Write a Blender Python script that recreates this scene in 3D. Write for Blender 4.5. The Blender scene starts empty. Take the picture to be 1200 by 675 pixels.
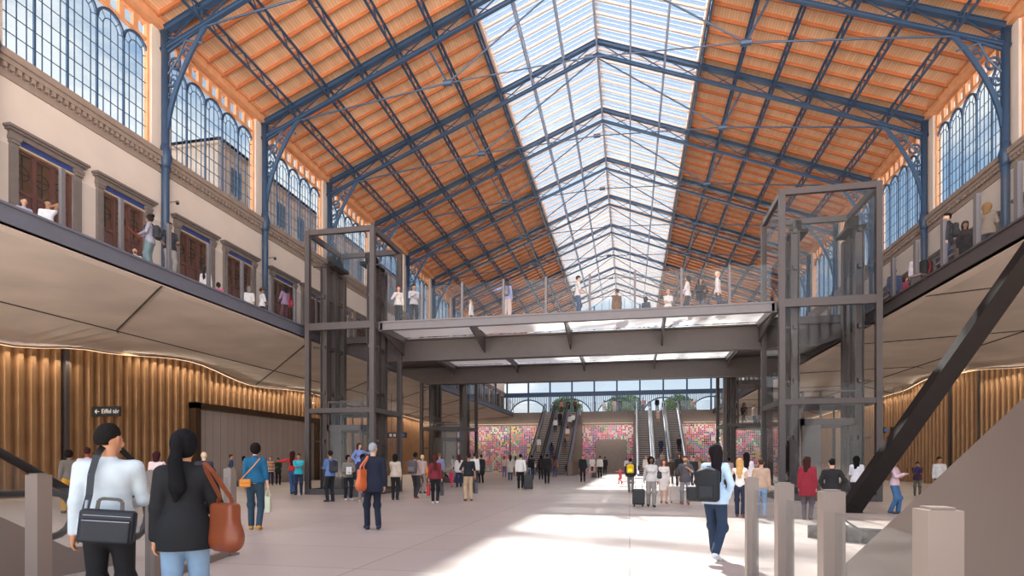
import bpy, bmesh, math, random
import numpy as np
from mathutils import Vector, Matrix, Euler
random.seed(7); np.random.seed(7)
SC = bpy.context.scene
COL = SC.collection
PI = math.pi
EYE = 1.45
# ------------------------------------------------------------------ helpers
def lin(c):
    return tuple(((v/255)/12.92 if v/255 <= .04045 else ((v/255+.055)/1.055)**2.4) for v in c)
def tag(o, label=None, cat=None, group=None, kind=None):
    if label: o['label'] = label
    if cat: o['category'] = cat
    if group: o['group'] = group
    if kind: o['kind'] = kind
    return o
def empty(name, loc=(0,0,0), rz=0, parent=None):
    o = bpy.data.objects.new(name, None); COL.objects.link(o)
    o.location = loc; o.rotation_euler = (0,0,rz); o.empty_display_size = .2
    if parent: o.parent = parent
    return o
def link_mesh(name, me, mats, parent=None, smooth=False):
    if not isinstance(mats, (list, tuple)): mats = [mats]
    for m in mats: me.materials.append(m)
    if smooth: me.polygons.foreach_set('use_smooth', [True]*len(me.polygons))
    o = bpy.data.objects.new(name, me); COL.objects.link(o)
    if parent: o.parent = parent
    return o
def copy_tree(o, parent=None):
    c = o.copy(); COL.objects.link(c)
    c.parent = parent
    for ch in list(o.children): copy_tree(ch, c)
    return c
class MB:
    """collects boxes, bars and tubes and links them as one mesh"""
    def __init__(s): s.v=[]; s.f=[]; s.mi=[]; s.m=0
    def add(s, vs, fs):
        n=len(s.v); s.v.extend([tuple(p) for p in vs]); s.f.extend([tuple(i+n for i in f) for f in fs]); s.mi.extend([s.m]*len(fs))
    def box(s, x0,x1,y0,y1,z0,z1):
        s.add([(x0,y0,z0),(x1,y0,z0),(x1,y1,z0),(x0,y1,z0),(x0,y0,z1),(x1,y0,z1),(x1,y1,z1),(x0,y1,z1)],
              [(0,3,2,1),(4,5,6,7),(0,1,5,4),(1,2,6,5),(2,3,7,6),(3,0,4,7)])
        return s
    def bar(s, a, b, w, h=None, up=(0,0,1)):
        a=Vector(a); b=Vector(b); h=h or w; d=(b-a)
        if d.length<1e-6: return s
        d.normalize(); up=Vector(up)
        if abs(d.dot(up))>.98: up=Vector((1,0,0)) if abs(d.x)<.9 else Vector((0,1,0))
        r=d.cross(up).normalized(); u=r.cross(d).normalized()
        c=[(-1,-1),(1,-1),(1,1),(-1,1)]
        vs=[a+r*(w/2*i)+u*(h/2*j) for i,j in c]+[b+r*(w/2*i)+u*(h/2*j) for i,j in c]
        s.add(vs,[(0,1,2,3),(7,6,5,4),(0,4,5,1),(1,5,6,2),(2,6,7,3),(3,7,4,0)]); return s
    def tube(s, pts, r, n=6, cap=True):
        pts=[Vector(p) for p in pts]; rs=r if isinstance(r,(list,tuple)) else [r]*len(pts)
        vs=[]; fs=[]; prev=None
        for i,p in enumerate(pts):
            t=(pts[min(i+1,len(pts)-1)]-pts[max(i-1,0)]).normalized()
            if prev is None:
                up=Vector((0,0,1)) if abs(t.z)<.9 else Vector((1,0,0)); a=t.cross(up).normalized()
            else: a=(prev-t*prev.dot(t)).normalized()
            prev=a; b=t.cross(a)
            for k in range(n):
                an=2*PI*k/n; vs.append(p+a*(rs[i]*math.cos(an))+b*(rs[i]*math.sin(an)))
        for i in range(len(pts)-1):
            for k in range(n):
                k2=(k+1)%n; fs.append((i*n+k,i*n+k2,(i+1)*n+k2,(i+1)*n+k))
        if cap: fs.append(tuple(reversed(range(n)))); fs.append(tuple((len(pts)-1)*n+k for k in range(n)))
        s.add(vs,fs); return s
    def strip(s, pts, w, h, up=(0,1,0)):   # rectangular ribbon along a path
        for a,b in zip(pts[:-1],pts[1:]): s.bar(a,b,w,h,up)
        return s
    def prism(s, poly, a, b, axis='y'):    # poly in the plane normal to axis, extruded a..b
        n=len(poly)
        def P(u,v,t): return (u,t,v) if axis=='y' else ((t,u,v) if axis=='x' else (u,v,t))
        vs=[P(u,v,a) for u,v in poly]+[P(u,v,b) for u,v in poly]
        fs=[tuple(range(n)),tuple(reversed(range(n,2*n)))]+[(i,i+n,(i+1)%n+n,(i+1)%n) for i in range(n)]
        s.add(vs,fs); return s
    def mesh(s, name):
        me=bpy.data.meshes.new(name); me.from_pydata(s.v,[],s.f)
        if any(s.mi): me.polygons.foreach_set('material_index', s.mi)
        me.update(); return me
    def build(s, name, m, parent=None, smooth=False, recalc=False):
        me=s.mesh(name)
        if recalc:
            bm=bmesh.new(); bm.from_mesh(me); bmesh.ops.recalc_face_normals(bm,faces=bm.faces); bm.to_mesh(me); bm.free()
        return link_mesh(name, me, m, parent, smooth)
# ------------------------------------------------------------------ materials
def new_mat(name):
    m=bpy.data.materials.new(name); m.use_nodes=True; nt=m.node_tree
    return m, nt, nt.nodes.get('Principled BSDF') or nt.nodes['Principled BSDF']
_MC={}
def mat(name, col, rough=.6, metal=0, var=.08, scale=3.0, bump=0, spec=.5):
    if name in _MC: return _MC[name]
    m,nt,b=new_mat(name); N=nt.nodes; L=nt.links
    c=lin(col)
    b.inputs['Roughness'].default_value=rough; b.inputs['Metallic'].default_value=metal
    b.inputs['Specular IOR Level'].default_value=spec
    tc=N.new('ShaderNodeTexCoord'); no=N.new('ShaderNodeTexNoise'); no.inputs['Scale'].default_value=scale; no.inputs['Detail'].default_value=3
    L.new(tc.outputs['Object'],no.inputs['Vector'])
    rp=N.new('ShaderNodeMapRange'); rp.inputs[1].default_value=.3; rp.inputs[2].default_value=.7
    rp.inputs[3].default_value=1-var; rp.inputs[4].default_value=1+var; L.new(no.outputs[0],rp.inputs[0])
    mx=N.new('ShaderNodeVectorMath'); mx.operation='SCALE'; mx.inputs[0].default_value=c; L.new(rp.outputs[0],mx.inputs['Scale'])
    L.new(mx.outputs[0],b.inputs['Base Color'])
    if bump:
        bp=N.new('ShaderNodeBump'); bp.inputs['Strength'].default_value=bump; bp.inputs['Distance'].default_value=.02
        L.new(no.outputs[0],bp.inputs['Height']); L.new(bp.outputs[0],b.inputs['Normal'])
    _MC[name]=m; return m
def glass_mat(name, tint=(235,240,242), refl=.5, rough=.02, haze=0.0, hazecol=(235,238,240)):
    m,nt,b=new_mat(name); N=nt.nodes; L=nt.links; N.remove(b)
    out=N['Material Output']
    tr=N.new('ShaderNodeBsdfTransparent'); tr.inputs[0].default_value=lin(tint)+(1,)
    gl=N.new('ShaderNodeBsdfGlossy'); gl.inputs['Roughness'].default_value=rough
    fr=N.new('ShaderNodeLayerWeight'); fr.inputs[0].default_value=.5
    pw=N.new('ShaderNodeMath'); pw.operation='POWER'; pw.inputs[1].default_value=4; L.new(fr.outputs['Facing'],pw.inputs[0])
    mu=N.new('ShaderNodeMath'); mu.operation='MULTIPLY_ADD'; mu.inputs[1].default_value=refl*.55; mu.inputs[2].default_value=.035*refl; L.new(pw.outputs[0],mu.inputs[0])
    mx=N.new('ShaderNodeMixShader'); L.new(mu.outputs[0],mx.inputs[0]); L.new(tr.outputs[0],mx.inputs[1]); L.new(gl.outputs[0],mx.inputs[2])
    last=mx
    if haze>0:
        tl=N.new('ShaderNodeBsdfTranslucent'); tl.inputs[0].default_value=lin(hazecol)+(1,)
        df=N.new('ShaderNodeBsdfDiffuse'); df.inputs[0].default_value=lin(hazecol)+(1,)
        a=N.new('ShaderNodeMixShader'); a.inputs[0].default_value=.35; L.new(tl.outputs[0],a.inputs[1]); L.new(df.outputs[0],a.inputs[2])
        m2=N.new('ShaderNodeMixShader'); m2.inputs[0].default_value=haze; L.new(mx.outputs[0],m2.inputs[1]); L.new(a.outputs[0],m2.inputs[2]); last=m2
    L.new(last.outputs[0],out.inputs[0]); return m
def brick_mat(name, c1, c2, cm, bw, rh, mortar=.01, rough=.6, rot=(0,0,0), offset=.5, bumpn=0, spec=.5, nscale=1.2, nvar=.1, metal=0, stretch=(1,1,1), bias=0, c3=None):
    m,nt,b=new_mat(name); N=nt.nodes; L=nt.links
    tc=N.new('ShaderNodeTexCoord'); mp=N.new('ShaderNodeMapping'); mp.inputs['Rotation'].default_value=rot
    L.new(tc.outputs['Object'],mp.inputs[0])
    br=N.new('ShaderNodeTexBrick'); L.new(mp.outputs[0],br.inputs['Vector'])
    br.inputs['Color1'].default_value=lin(c1)+(1,); br.inputs['Color2'].default_value=lin(c2)+(1,); br.inputs['Mortar'].default_value=lin(cm)+(1,)
    br.inputs['Scale'].default_value=1; br.inputs['Brick Width'].default_value=bw; br.inputs['Row Height'].default_value=rh
    br.inputs['Mortar Size'].default_value=mortar; br.inputs['Mortar Smooth'].default_value=.1; br.offset=offset; br.inputs['Bias'].default_value=bias
    no=N.new('ShaderNodeTexNoise'); no.inputs['Scale'].default_value=nscale; no.inputs['Detail'].default_value=4
    mp2=N.new('ShaderNodeMapping'); mp2.inputs['Scale'].default_value=stretch; L.new(tc.outputs['Object'],mp2.inputs[0]); L.new(mp2.outputs[0],no.inputs['Vector'])
    rp=N.new('ShaderNodeMapRange'); rp.inputs[1].default_value=.3; rp.inputs[2].default_value=.7; rp.inputs[3].default_value=1-nvar; rp.inputs[4].default_value=1+nvar
    L.new(no.outputs[0],rp.inputs[0])
    mx=N.new('ShaderNodeVectorMath'); mx.operation='SCALE'; L.new(br.outputs[0],mx.inputs[0]); L.new(rp.outputs[0],mx.inputs['Scale'])
    L.new(mx.outputs[0],b.inputs['Base Color']); b.inputs['Roughness'].default_value=rough; b.inputs['Specular IOR Level'].default_value=spec; b.inputs['Metallic'].default_value=metal
    return m
M={}
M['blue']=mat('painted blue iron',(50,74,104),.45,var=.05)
M['bluehazed']=mat('blue iron with painted haze',(150,164,188),.45,var=.05)  # same blue iron, paled in colour to imitate haze under the skylight
M['wood']=mat('orange timber',(214,154,112),.7,var=.12,scale=2)
M['rafter']=mat('darker orange timber rafter',(184,112,72),.7,var=.1,scale=2)
M['plank']=brick_mat('timber roof boards',(232,190,154),(222,176,138),(184,138,102),6.0,.16,.008,.75,rot=(0,0,PI/2),nscale=.6,nvar=.16,stretch=(1,.3,1))
M['bar']=mat('skylight glazing bar',(228,196,176),.5,var=.03)
M['barthin']=mat('thin skylight glazing bar',(200,208,216),.5,var=.03)
M['plaster']=mat('greige plaster',(216,203,193),.9,var=.04,scale=.8)
M['stone']=mat('grey stone moulding',(118,108,104),.85,var=.08,scale=4)
M['sill']=mat('warm stone cornice',(150,134,124),.85,var=.08,scale=4)
M['conc']=mat('fair faced concrete',(204,194,184),.75,var=.13,scale=.45)
M['seam']=mat('dark seam',(60,54,50),.9,var=0)
M['dsteel']=mat('dark grey steel',(78,71,71),.5,.1,var=.06)
M['msteel']=mat('mid grey steel',(112,107,110),.5,.1,var=.05)
M['fascia']=mat('blue grey steel fascia',(112,114,126),.5,.3,var=.05)
M['black']=mat('near black steel',(36,30,28),.85,.0,spec=.2,var=.1)
M['taupe']=mat('taupe coated steel',(138,124,116),.5,.2,var=.04)
M['panel']=mat('brown bronze cladding panel',(134,119,110),.5,.2,var=.06,scale=.8)
M['bronze']=mat('bronze corrugated cladding',(170,130,92),.42,.45,var=.1,scale=1.5)
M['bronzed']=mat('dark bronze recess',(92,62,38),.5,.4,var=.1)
M['frame']=mat('dark bronze portal frame',(84,64,46),.45,.4)
M['portal']=brick_mat('grey board portal',(192,180,175),(184,172,168),(110,98,94),30,.62,.012,.6,rot=(0,PI/2,0),nvar=.03)
M['dwood']=mat('dark red brown timber door',(92,50,42),.5,var=.12,scale=4)
M['dblue']=mat('deep blue lintel panel',(52,70,132),.6)
M['cream']=mat('cream frame',(196,176,142),.7)
M['glass']=glass_mat('clear window glass',(238,243,246),.6)
M['rail']=glass_mat('balustrade glass',(247,248,248),.35,haze=.02)
M['liftglass']=glass_mat('lift shaft glass',(250,250,250),.3,haze=.0)
M['sky_glass']=glass_mat('skylight glass',(232,240,246),.4,haze=.08,hazecol=(225,235,245))
M['darkglass']=glass_mat('door glass with painted amber reflection',(120,100,80),1.2,.05,haze=.6,hazecol=(176,126,82))  # amber haze colour paints in the reflection of the warm interior
M['rubber']=mat('black rubber handrail',(28,26,26),.35)
M['clad']=mat('dark brown escalator cladding',(112,98,91),.5,.15,var=.06,scale=.8)
M['nose']=mat('dark step nosing',(62,56,54),.6)
M['step']=mat('ribbed aluminium escalator step',(164,154,147),.5,.5)
M['steel']=mat('brushed stainless',(156,156,170),.5,.3,var=.03)
M['sign']=mat('charcoal sign panel',(38,42,46),.5,var=0)
def floor_mat():
    m=brick_mat('pale terrazzo floor slabs',(190,176,168),(183,169,162),(142,130,124),3.6,1.8,.012,.42,offset=0,nscale=.35,nvar=.06,spec=.45)
    return m
M['floor']=floor_mat()
def deck_mat():
    m,nt,b=new_mat('frosted glass deck panel'); N=nt.nodes; L=nt.links; N.remove(b)
    tl=N.new('ShaderNodeBsdfTranslucent'); tl.inputs[0].default_value=(.92,.9,.87,1)
    df=N.new('ShaderNodeBsdfDiffuse'); df.inputs[0].default_value=(.9,.88,.86,1)
    tr=N.new('ShaderNodeBsdfTransparent'); tr.inputs[0].default_value=(.9,.9,.9,1)
    a=N.new('ShaderNodeMixShader'); a.inputs[0].default_value=.15; L.new(tl.outputs[0],a.inputs[1]); L.new(df.outputs[0],a.inputs[2])
    c=N.new('ShaderNodeMixShader'); c.inputs[0].default_value=.12; L.new(a.outputs[0],c.inputs[1]); L.new(tr.outputs[0],c.inputs[2])
    L.new(c.outputs[0],N['Material Output'].inputs[0]); return m
M['deck']=deck_mat()
def mosaic_mat(name, cell=.21):
    # rows of small coloured discs on pale wall
    m,nt,b=new_mat(name); N=nt.nodes; L=nt.links
    tc=N.new('ShaderNodeTexCoord'); sp=N.new('ShaderNodeSeparateXYZ'); L.new(tc.outputs['Object'],sp.inputs[0])
    cb=N.new('ShaderNodeCombineXYZ'); L.new(sp.outputs['X'],cb.inputs[0]); L.new(sp.outputs['Z'],cb.inputs[1])
    sn=N.new('ShaderNodeVectorMath'); sn.operation='SNAP'; sn.inputs[1].default_value=(cell,cell,1); L.new(cb.outputs[0],sn.inputs[0])
    # cluster colour : larger voronoi read at the snapped point
    vo=N.new('ShaderNodeTexVoronoi'); vo.voronoi_dimensions='2D'; vo.inputs['Scale'].default_value=1/.8; vo.inputs['Randomness'].default_value=1; L.new(sn.outputs[0],vo.inputs['Vector'])
    sc=N.new('ShaderNodeSeparateColor'); L.new(vo.outputs['Color'],sc.inputs[0])
    wn=N.new('ShaderNodeTexWhiteNoise'); wn.noise_dimensions='2D'; L.new(sn.outputs[0],wn.inputs['Vector'])
    ad=N.new('ShaderNodeMath'); ad.operation='MULTIPLY_ADD'; ad.inputs[1].default_value=.12; L.new(wn.outputs['Value'],ad.inputs[0]); L.new(sc.outputs[0],ad.inputs[2])
    cr=N.new('ShaderNodeValToRGB'); cr.color_ramp.interpolation='CONSTANT'; e=cr.color_ramp.elements
    cols=[(206,30,104),(224,214,208),(20,140,118),(222,104,60),(32,48,130),(226,120,160),(186,40,44),(206,190,186),(232,60,140),(40,150,170),(214,180,70),(26,26,44),(206,30,104),(110,50,130)]
    while len(e)<len(cols): e.new(.5)
    for i,c in enumerate(cols): e[i].position=i/len(cols)*1.05; e[i].color=lin(c)+(1,)
    L.new(ad.outputs[0],cr.inputs[0])
    fr=N.new('ShaderNodeVectorMath'); fr.operation='SUBTRACT'; L.new(cb.outputs[0],fr.inputs[0]); L.new(sn.outputs[0],fr.inputs[1])
    f2=N.new('ShaderNodeVectorMath'); f2.operation='SUBTRACT'; f2.inputs[1].default_value=(cell/2,cell/2,0); L.new(fr.outputs[0],f2.inputs[0])
    ln=N.new('ShaderNodeVectorMath'); ln.operation='LENGTH'; L.new(f2.outputs[0],ln.inputs[0])
    lt=N.new('ShaderNodeMath'); lt.operation='LESS_THAN'; lt.inputs[1].default_value=cell*.44; L.new(ln.outputs['Value'],lt.inputs[0])
    mx=N.new('ShaderNodeMix'); mx.data_type='RGBA'; L.new(lt.outputs[0],mx.inputs[0]); mx.inputs[6].default_value=lin((190,184,180))+(1,); L.new(cr.outputs[0],mx.inputs[7])
    L.new(mx.outputs[2],b.inputs['Base Color']); b.inputs['Roughness'].default_value=.4
    return m
M['mosaic']=mosaic_mat('coloured disc mosaic')
# ------------------------------------------------------------------ hall geometry (metres; X right, Y down the hall, Z up)
XC=-2.1; HW=19.3; BAY=7.53; Y0=23.2-2*BAY; NT=12      # trusses at Y0+k*BAY
YEND=Y0+(NT)*BAY; ZR=29.0; ZE=21.5; SL=(ZR-ZE)/HW
SKY=6.43
XL=XC-HW; XR=XC+HW; DECK=7.35
GL=-14.1; GR=9.4                                       # balcony edges
def rz_(d): return ZR-SL*d
def tr_y(k): return Y0+k*BAY
# floor
tag(MB().box(-60,50,-3,YEND+6,-.4,0).build('floor',M['floor']),kind='structure',label='pale stone slab floor of the station concourse')
# ---- roof slopes : boards plus countable rafters
def roof(side):
    s=-1 if side=='left' else 1
    a=math.atan(SL); Ls=(HW+.6-SKY)/math.cos(a)
    # local frame : x along slope outwards/downwards, y along hall
    root=empty('ceiling_'+side,(XC+s*SKY,0,rz_(SKY)+.32)); root.rotation_euler=(0,a*s if s>0 else 0,0)
    root.rotation_euler=(0,a,0) if s>0 else (0,-a,0)
    ys=tr_y(0)-BAY; ye=YEND
    x0,x1=(0,Ls) if s>0 else (-Ls,0)
    MB().box(x0,x1,ys,ye,0,.08).build('boarding',M['plank'],root)
    n=int((ye-ys)/(BAY/7)); me=MB().box(x0,x1,-.05,.05,-.17,0).mesh('rafter'); me.materials.append(M['rafter'])
    for i in range(min(n,98)):
        y=ys+BAY/14+i*BAY/7
        if y>ye: break
        o=bpy.data.objects.new('rafter',me); COL.objects.link(o); o.parent=root; o.location=(0,y,0)
    tag(root,kind='structure',label=f'orange boarded timber roof slope on the {side} side of the skylight')
roof('left'); roof('right')
# ---- skylight
def skylight():
    root=empty('ceiling_skylight',(XC,0,0)); ys=tr_y(0)-BAY; ye=YEND
    g=MB()
    for s in (-1,1):
        g.add([(0,ys,rz_(0)+.36),(s*SKY,ys,rz_(SKY)+.36),(s*SKY,ye,rz_(SKY)+.36),(0,ye,rz_(0)+.36)],[(0,1,2,3)])
    g.build('glazing',M['sky_glass'],root)
    t=MB(); n=int((ye-ys)/(BAY/21))
    for i in range(n):
        if i%3==0: continue
        y=ys+i*BAY/21
        for s in (-1,1): t.bar((0,y,rz_(0)+.3),(s*SKY,y,rz_(SKY)+.3),.035,.05)
    tag(t.build('thin_glazing_bar',M['barthin'],root),kind='stuff')
    me=MB(); me.bar((-SKY,0,rz_(SKY)+.22),(0,0,rz_(0)+.22),.09,.14); me.bar((0,0,rz_(0)+.22),(SKY,0,rz_(SKY)+.22),.09,.14)
    me=me.mesh('glazing_bar'); me.materials.append(M['bar'])
    for i in range(0,n,3):
        o=bpy.data.objects.new('glazing_bar',me); COL.objects.link(o); o.parent=root; o.location=(0,ys+i*BAY/21,0)
    k=MB()
    for s in (-1,1): k.bar((s*SKY,ys,rz_(SKY)+.25),(s*SKY,ye,rz_(SKY)+.25),.3,.4)
    k.build('kerb',M['bar'],root)
    MB().bar((0,ys,rz_(0)+.42),(0,ye,rz_(0)+.42),.3,.12).build('ridge_cap',M['bar'],root)
    tag(root,kind='structure',label='long glazed ridge skylight along the middle of the roof')
skylight()
# ---- trusses
def arc(cx,cz,r,a0,a1,n): return [(cx+r*math.cos(a0+(a1-a0)*i/n),cz+r*math.sin(a0+(a1-a0)*i/n)) for i in range(n+1)]
def make_truss():
    root=empty('roof_truss',(XC,0,0))
    top=MB(); bot=MB(); web=MB(); rods=MB()
    dv=.85
    for s in (-1,1):
        P=lambda d,dz=0:(s*d,0,rz_(d)+dz)
        top.bar(P(HW,-.1),P(0,-.1),.3,.2); top.bar(P(HW,.0),P(0,.0),.42,.04)
        bot.bar(P(HW,-.1-dv),P(0,-.1-dv),.2,.14); bot.bar(P(HW,-.04-dv),P(0,-.04-dv),.3,.03)
        n=9
        for i in range(n):
            d0=HW*i/n; d1=HW*(i+1)/n; dm=(d0+d1)/2
            web.bar(P(d0,-.1),P(d1,-dv),.09,.03); web.bar(P(d1,-dv),P(d1,-.1),.1,.05)
            web.bar(P(d1,-.1),P(dm,-dv),.06,.03)
    web_=web
    EL=(16.9,rz_(16.9)-dv-.1); ND=(7.8,22.4)
    for s in (-1,1):
        rods.tube([(s*EL[0],0,EL[1]-.1),(s*ND[0],0,ND[1])],.045,6)
        rods.tube([(s*ND[0],0,ND[1]),(s*.1,0,ZR-1.2)],.045,6)
        rods.tube([(s*ND[0],0,ND[1]),(s*(ND[0]+1.2),0,rz_(ND[0]+1.2)-.9)],.06,6)
        rods.tube([(s*ND[0],0,ND[1]),(0,0,22.75)],.035,6)
        rods.tube([(s*(ND[0]-.25),0,ND[1]),(s*(ND[0]+.25),0,ND[1])],.16,8)
    rods.tube([(-.22,0,22.75),(.22,0,22.75)],.13,8)
    top.build('top_chord',M['blue'],root); bot.build('bottom_chord',M['blue'],root); web.build('lattice',M['blue'],root); rods.build('tie_rods',M['blue'],root)
    for s in (-1,1):
        b=MB(); zc=16.6; ztop=rz_(HW)-dv-.1
        # curved brace from column up to the elbow
        pts=[]; x0=HW-.3; zc=16.9
        for i in range(15):
            t=i/14; q0,q1,q2=(1-t)**2,2*t*(1-t),t*t
            pts.append((s*(q0*x0+q1*(x0-.3)+q2*EL[0]),0,q0*zc+q1*19.1+q2*EL[1]))
        # ellipse: vertical at column, leaning over towards the elbow
        b.strip(pts,.2,.12); 
        b.bar((s*(x0),0,ztop-.1),(s*EL[0],0,EL[1]),.1,.1)
        def scroll(cx,cz,r,turns,a0,dirn):
            q=[]
            for i in range(22):
                t=i/21; rr=r*(1-.72*t); an=a0+dirn*turns*2*PI*t; q.append((s*(cx+rr*math.cos(an)),0,cz+rr*math.sin(an)))
            b.strip(q,.1,.06)
        scroll(HW-1.32,ztop-.2,.3,1.2,PI/2,1)
        scroll(HW-.72,ztop-.72,.36,1.2,0,1); scroll(HW-.55,ztop-1.5,.24,1.1,0,-1)
        scroll(HW-.45,ztop-2.15,.15,1.1,PI,-1)
        b.tube([(s*(HW-.3),0,ztop-1.15),(s*(HW-.9),0,ztop-.45),(s*(HW-1.25),0,ztop+.3)],.05,6)
        b.tube([(s*(HW-.3),0,ztop+.6),(s*(HW-2.2),0,ztop+.1)],.05,6)
        br=b.build('scrolled_bracket',M['blue'],root)
    tag(root,'blue iron roof truss','truss','blue iron roof trusses spanning the hall')
    return root
tro=make_truss()
tlab=['blue iron roof truss overhead behind the camera','blue iron roof truss just ahead of the camera, mostly out of frame',
 'blue iron roof truss nearest the camera that meets the first visible left column','blue iron roof truss second from the camera meeting the left wall',
 'blue iron roof truss whose ridge is the uppermost visible in the skylight','blue iron roof truss second below the uppermost visible ridge',
 'blue iron roof truss third down the skylight','blue iron roof truss fourth down the skylight','blue iron roof truss fifth down the skylight',
 'blue iron roof truss sixth down the skylight','blue iron roof truss next to last before the far gable','blue iron roof truss against the far gable']
for k in range(NT):
    o=tro if k==0 else copy_tree(tro)
    o.location=(XC,tr_y(k),0); o['label']=tlab[k]
# columns
def make_column():
    root=empty('iron_column',(0,0,DECK))
    z0=.12
    m=MB(); m.tube([(0,0,.5),(0,0,ZE-DECK-.05)],.17,12); m.build('shaft',M['blue'],root,True)
    c=MB(); zz=15.55-DECK
    c.tube([(0,0,zz-.5),(0,0,zz-.25),(0,0,zz),(0,0,zz+.1),(0,0,zz+.35),(0,0,zz+.6)],[.18,.24,.27,.29,.22,.18],8); c.build('capital',M['blue'],root,True)
    b=MB(); b.tube([(0,0,0),(0,0,.3),(0,0,.42),(0,0,.7)],[.3,.3,.24,.18],12); b.build('base',M['blue'],root,True)
    return root
col0=make_column(); ords=['first','second','third','fourth','fifth','sixth','seventh','eighth','ninth','tenth','eleventh','twelfth']
for k in range(NT):
    for s,side in ((-1,'left'),(1,'right')):
        o=col0 if (k==0 and s<0) else copy_tree(col0)
        o.location=(XC+s*(HW-.2),tr_y(k),DECK)
        tag(o,f'slender blue iron column on the {side} wall, {ords[k]} along the gallery','column',f'blue iron columns on the {side} wall')
# lattice purlins
def make_purlin(bm='blue',fw=.13,h=.52):
    root=empty('lattice_purlin',(0,0,0)); ys=tr_y(0)-BAY; ye=YEND-.2
    m=MB()
    m.bar((0,ys,0),(0,ye,0),fw,.06); m.bar((0,ys,-h),(0,ye,-h),fw,.06); m.build('flanges',M[bm],root)
    w=MB(); n=int((ye-ys)/.62); st=(ye-ys)/n
    for i in range(n):
        a,b=(0,-h) if i%2 else (-h,0)
        w.bar((0,ys+i*st,a),(0,ys+(i+1)*st,b),.06,.03)
    w.build('lattice_web',M[bm],root); return root
pu=make_purlin(); pul=make_purlin('bluehazed',.11,.5); first=True; firstl=True
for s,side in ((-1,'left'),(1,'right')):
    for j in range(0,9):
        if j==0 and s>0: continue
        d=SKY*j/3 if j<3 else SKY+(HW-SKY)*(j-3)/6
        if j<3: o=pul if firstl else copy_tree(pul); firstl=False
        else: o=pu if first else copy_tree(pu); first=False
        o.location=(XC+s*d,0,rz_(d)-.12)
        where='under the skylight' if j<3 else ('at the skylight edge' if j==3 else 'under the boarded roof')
        lab='haze-tinted blue lattice purlin running along the ridge of the skylight' if j==0 else f'{"haze-tinted " if j<3 else ""}blue lattice purlin on the {side} slope {where}, {ords[j-1]} down from the ridge'
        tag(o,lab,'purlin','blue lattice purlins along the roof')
# ---- long walls
def wall(side):
    s=-1 if side=='left' else 1
    X=XC+s*HW; T=.5
    def bx(m,d0,d1,y0,y1,z0,z1): m.box(min(X+s*d0,X+s*d1),max(X+s*d0,X+s*d1),y0,y1,z0,z1)
    w=MB(); ys=tr_y(0)-BAY; ye=YEND
    doors=[]
    for k in range(-1,NT):
        c=tr_y(k)+BAY/2
        for q in (-1,1):
            doors.append(c+q*(BAY/2-2.07))
    doors.sort(); OW=1.08; ZT=12.95
    y=ys
    for dy in doors:
        bx(w,0,T,y,dy-OW,DECK-.5,ZT); y=dy+OW
    bx(w,0,T,y,ye,DECK-.5,ZT); bx(w,0,T,ys,ye,ZT,15.35)
    # window piers, head band
    for k in range(0,NT+1):
        yk=tr_y(k)
        bx(w,0.02,T,yk-.55,yk+.55,15.7,21.45)
    w.build('wall_'+side,M['plaster']); o=bpy.data.objects['wall_'+side]; tag(o,kind='structure',label=f'plastered upper {side} wall above the gallery')
    # cornice with dentils
    c=MB(); bx(c,-.28,T,ys,ye,15.5,15.75); bx(c,-.2,0,ys,ye,15.32,15.5); bx(c,-.06,0,ys,ye,14.85,14.98)
    yy=ys
    while yy<ye: bx(c,-.17,0,yy,yy+.13,15.15,15.32); yy+=.25
    bx(c,-.02,0,ys,ye,14.98,15.15)
    c.build('trim_'+('1' if s<0 else '2'),M['sill']); tag(bpy.data.objects['trim_'+('1' if s<0 else '2')],kind='structure',label=f'stone dentil cornice along the {side} wall under the windows')
    # timber eave beam
    e=MB(); bx(e,-.25,.3,ys,ye,21.45,22.0); bx(e,-.4,-.2,ys,ye,21.8,22.1)
    e.build('trim_'+('3' if s<0 else '4'),M['wood']); tag(bpy.data.objects['trim_'+('3' if s<0 else '4')],kind='structure',label=f'orange timber eave beam on the {side} side')
    return doors
doorsL=wall('left'); doorsR=wall('right')
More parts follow.
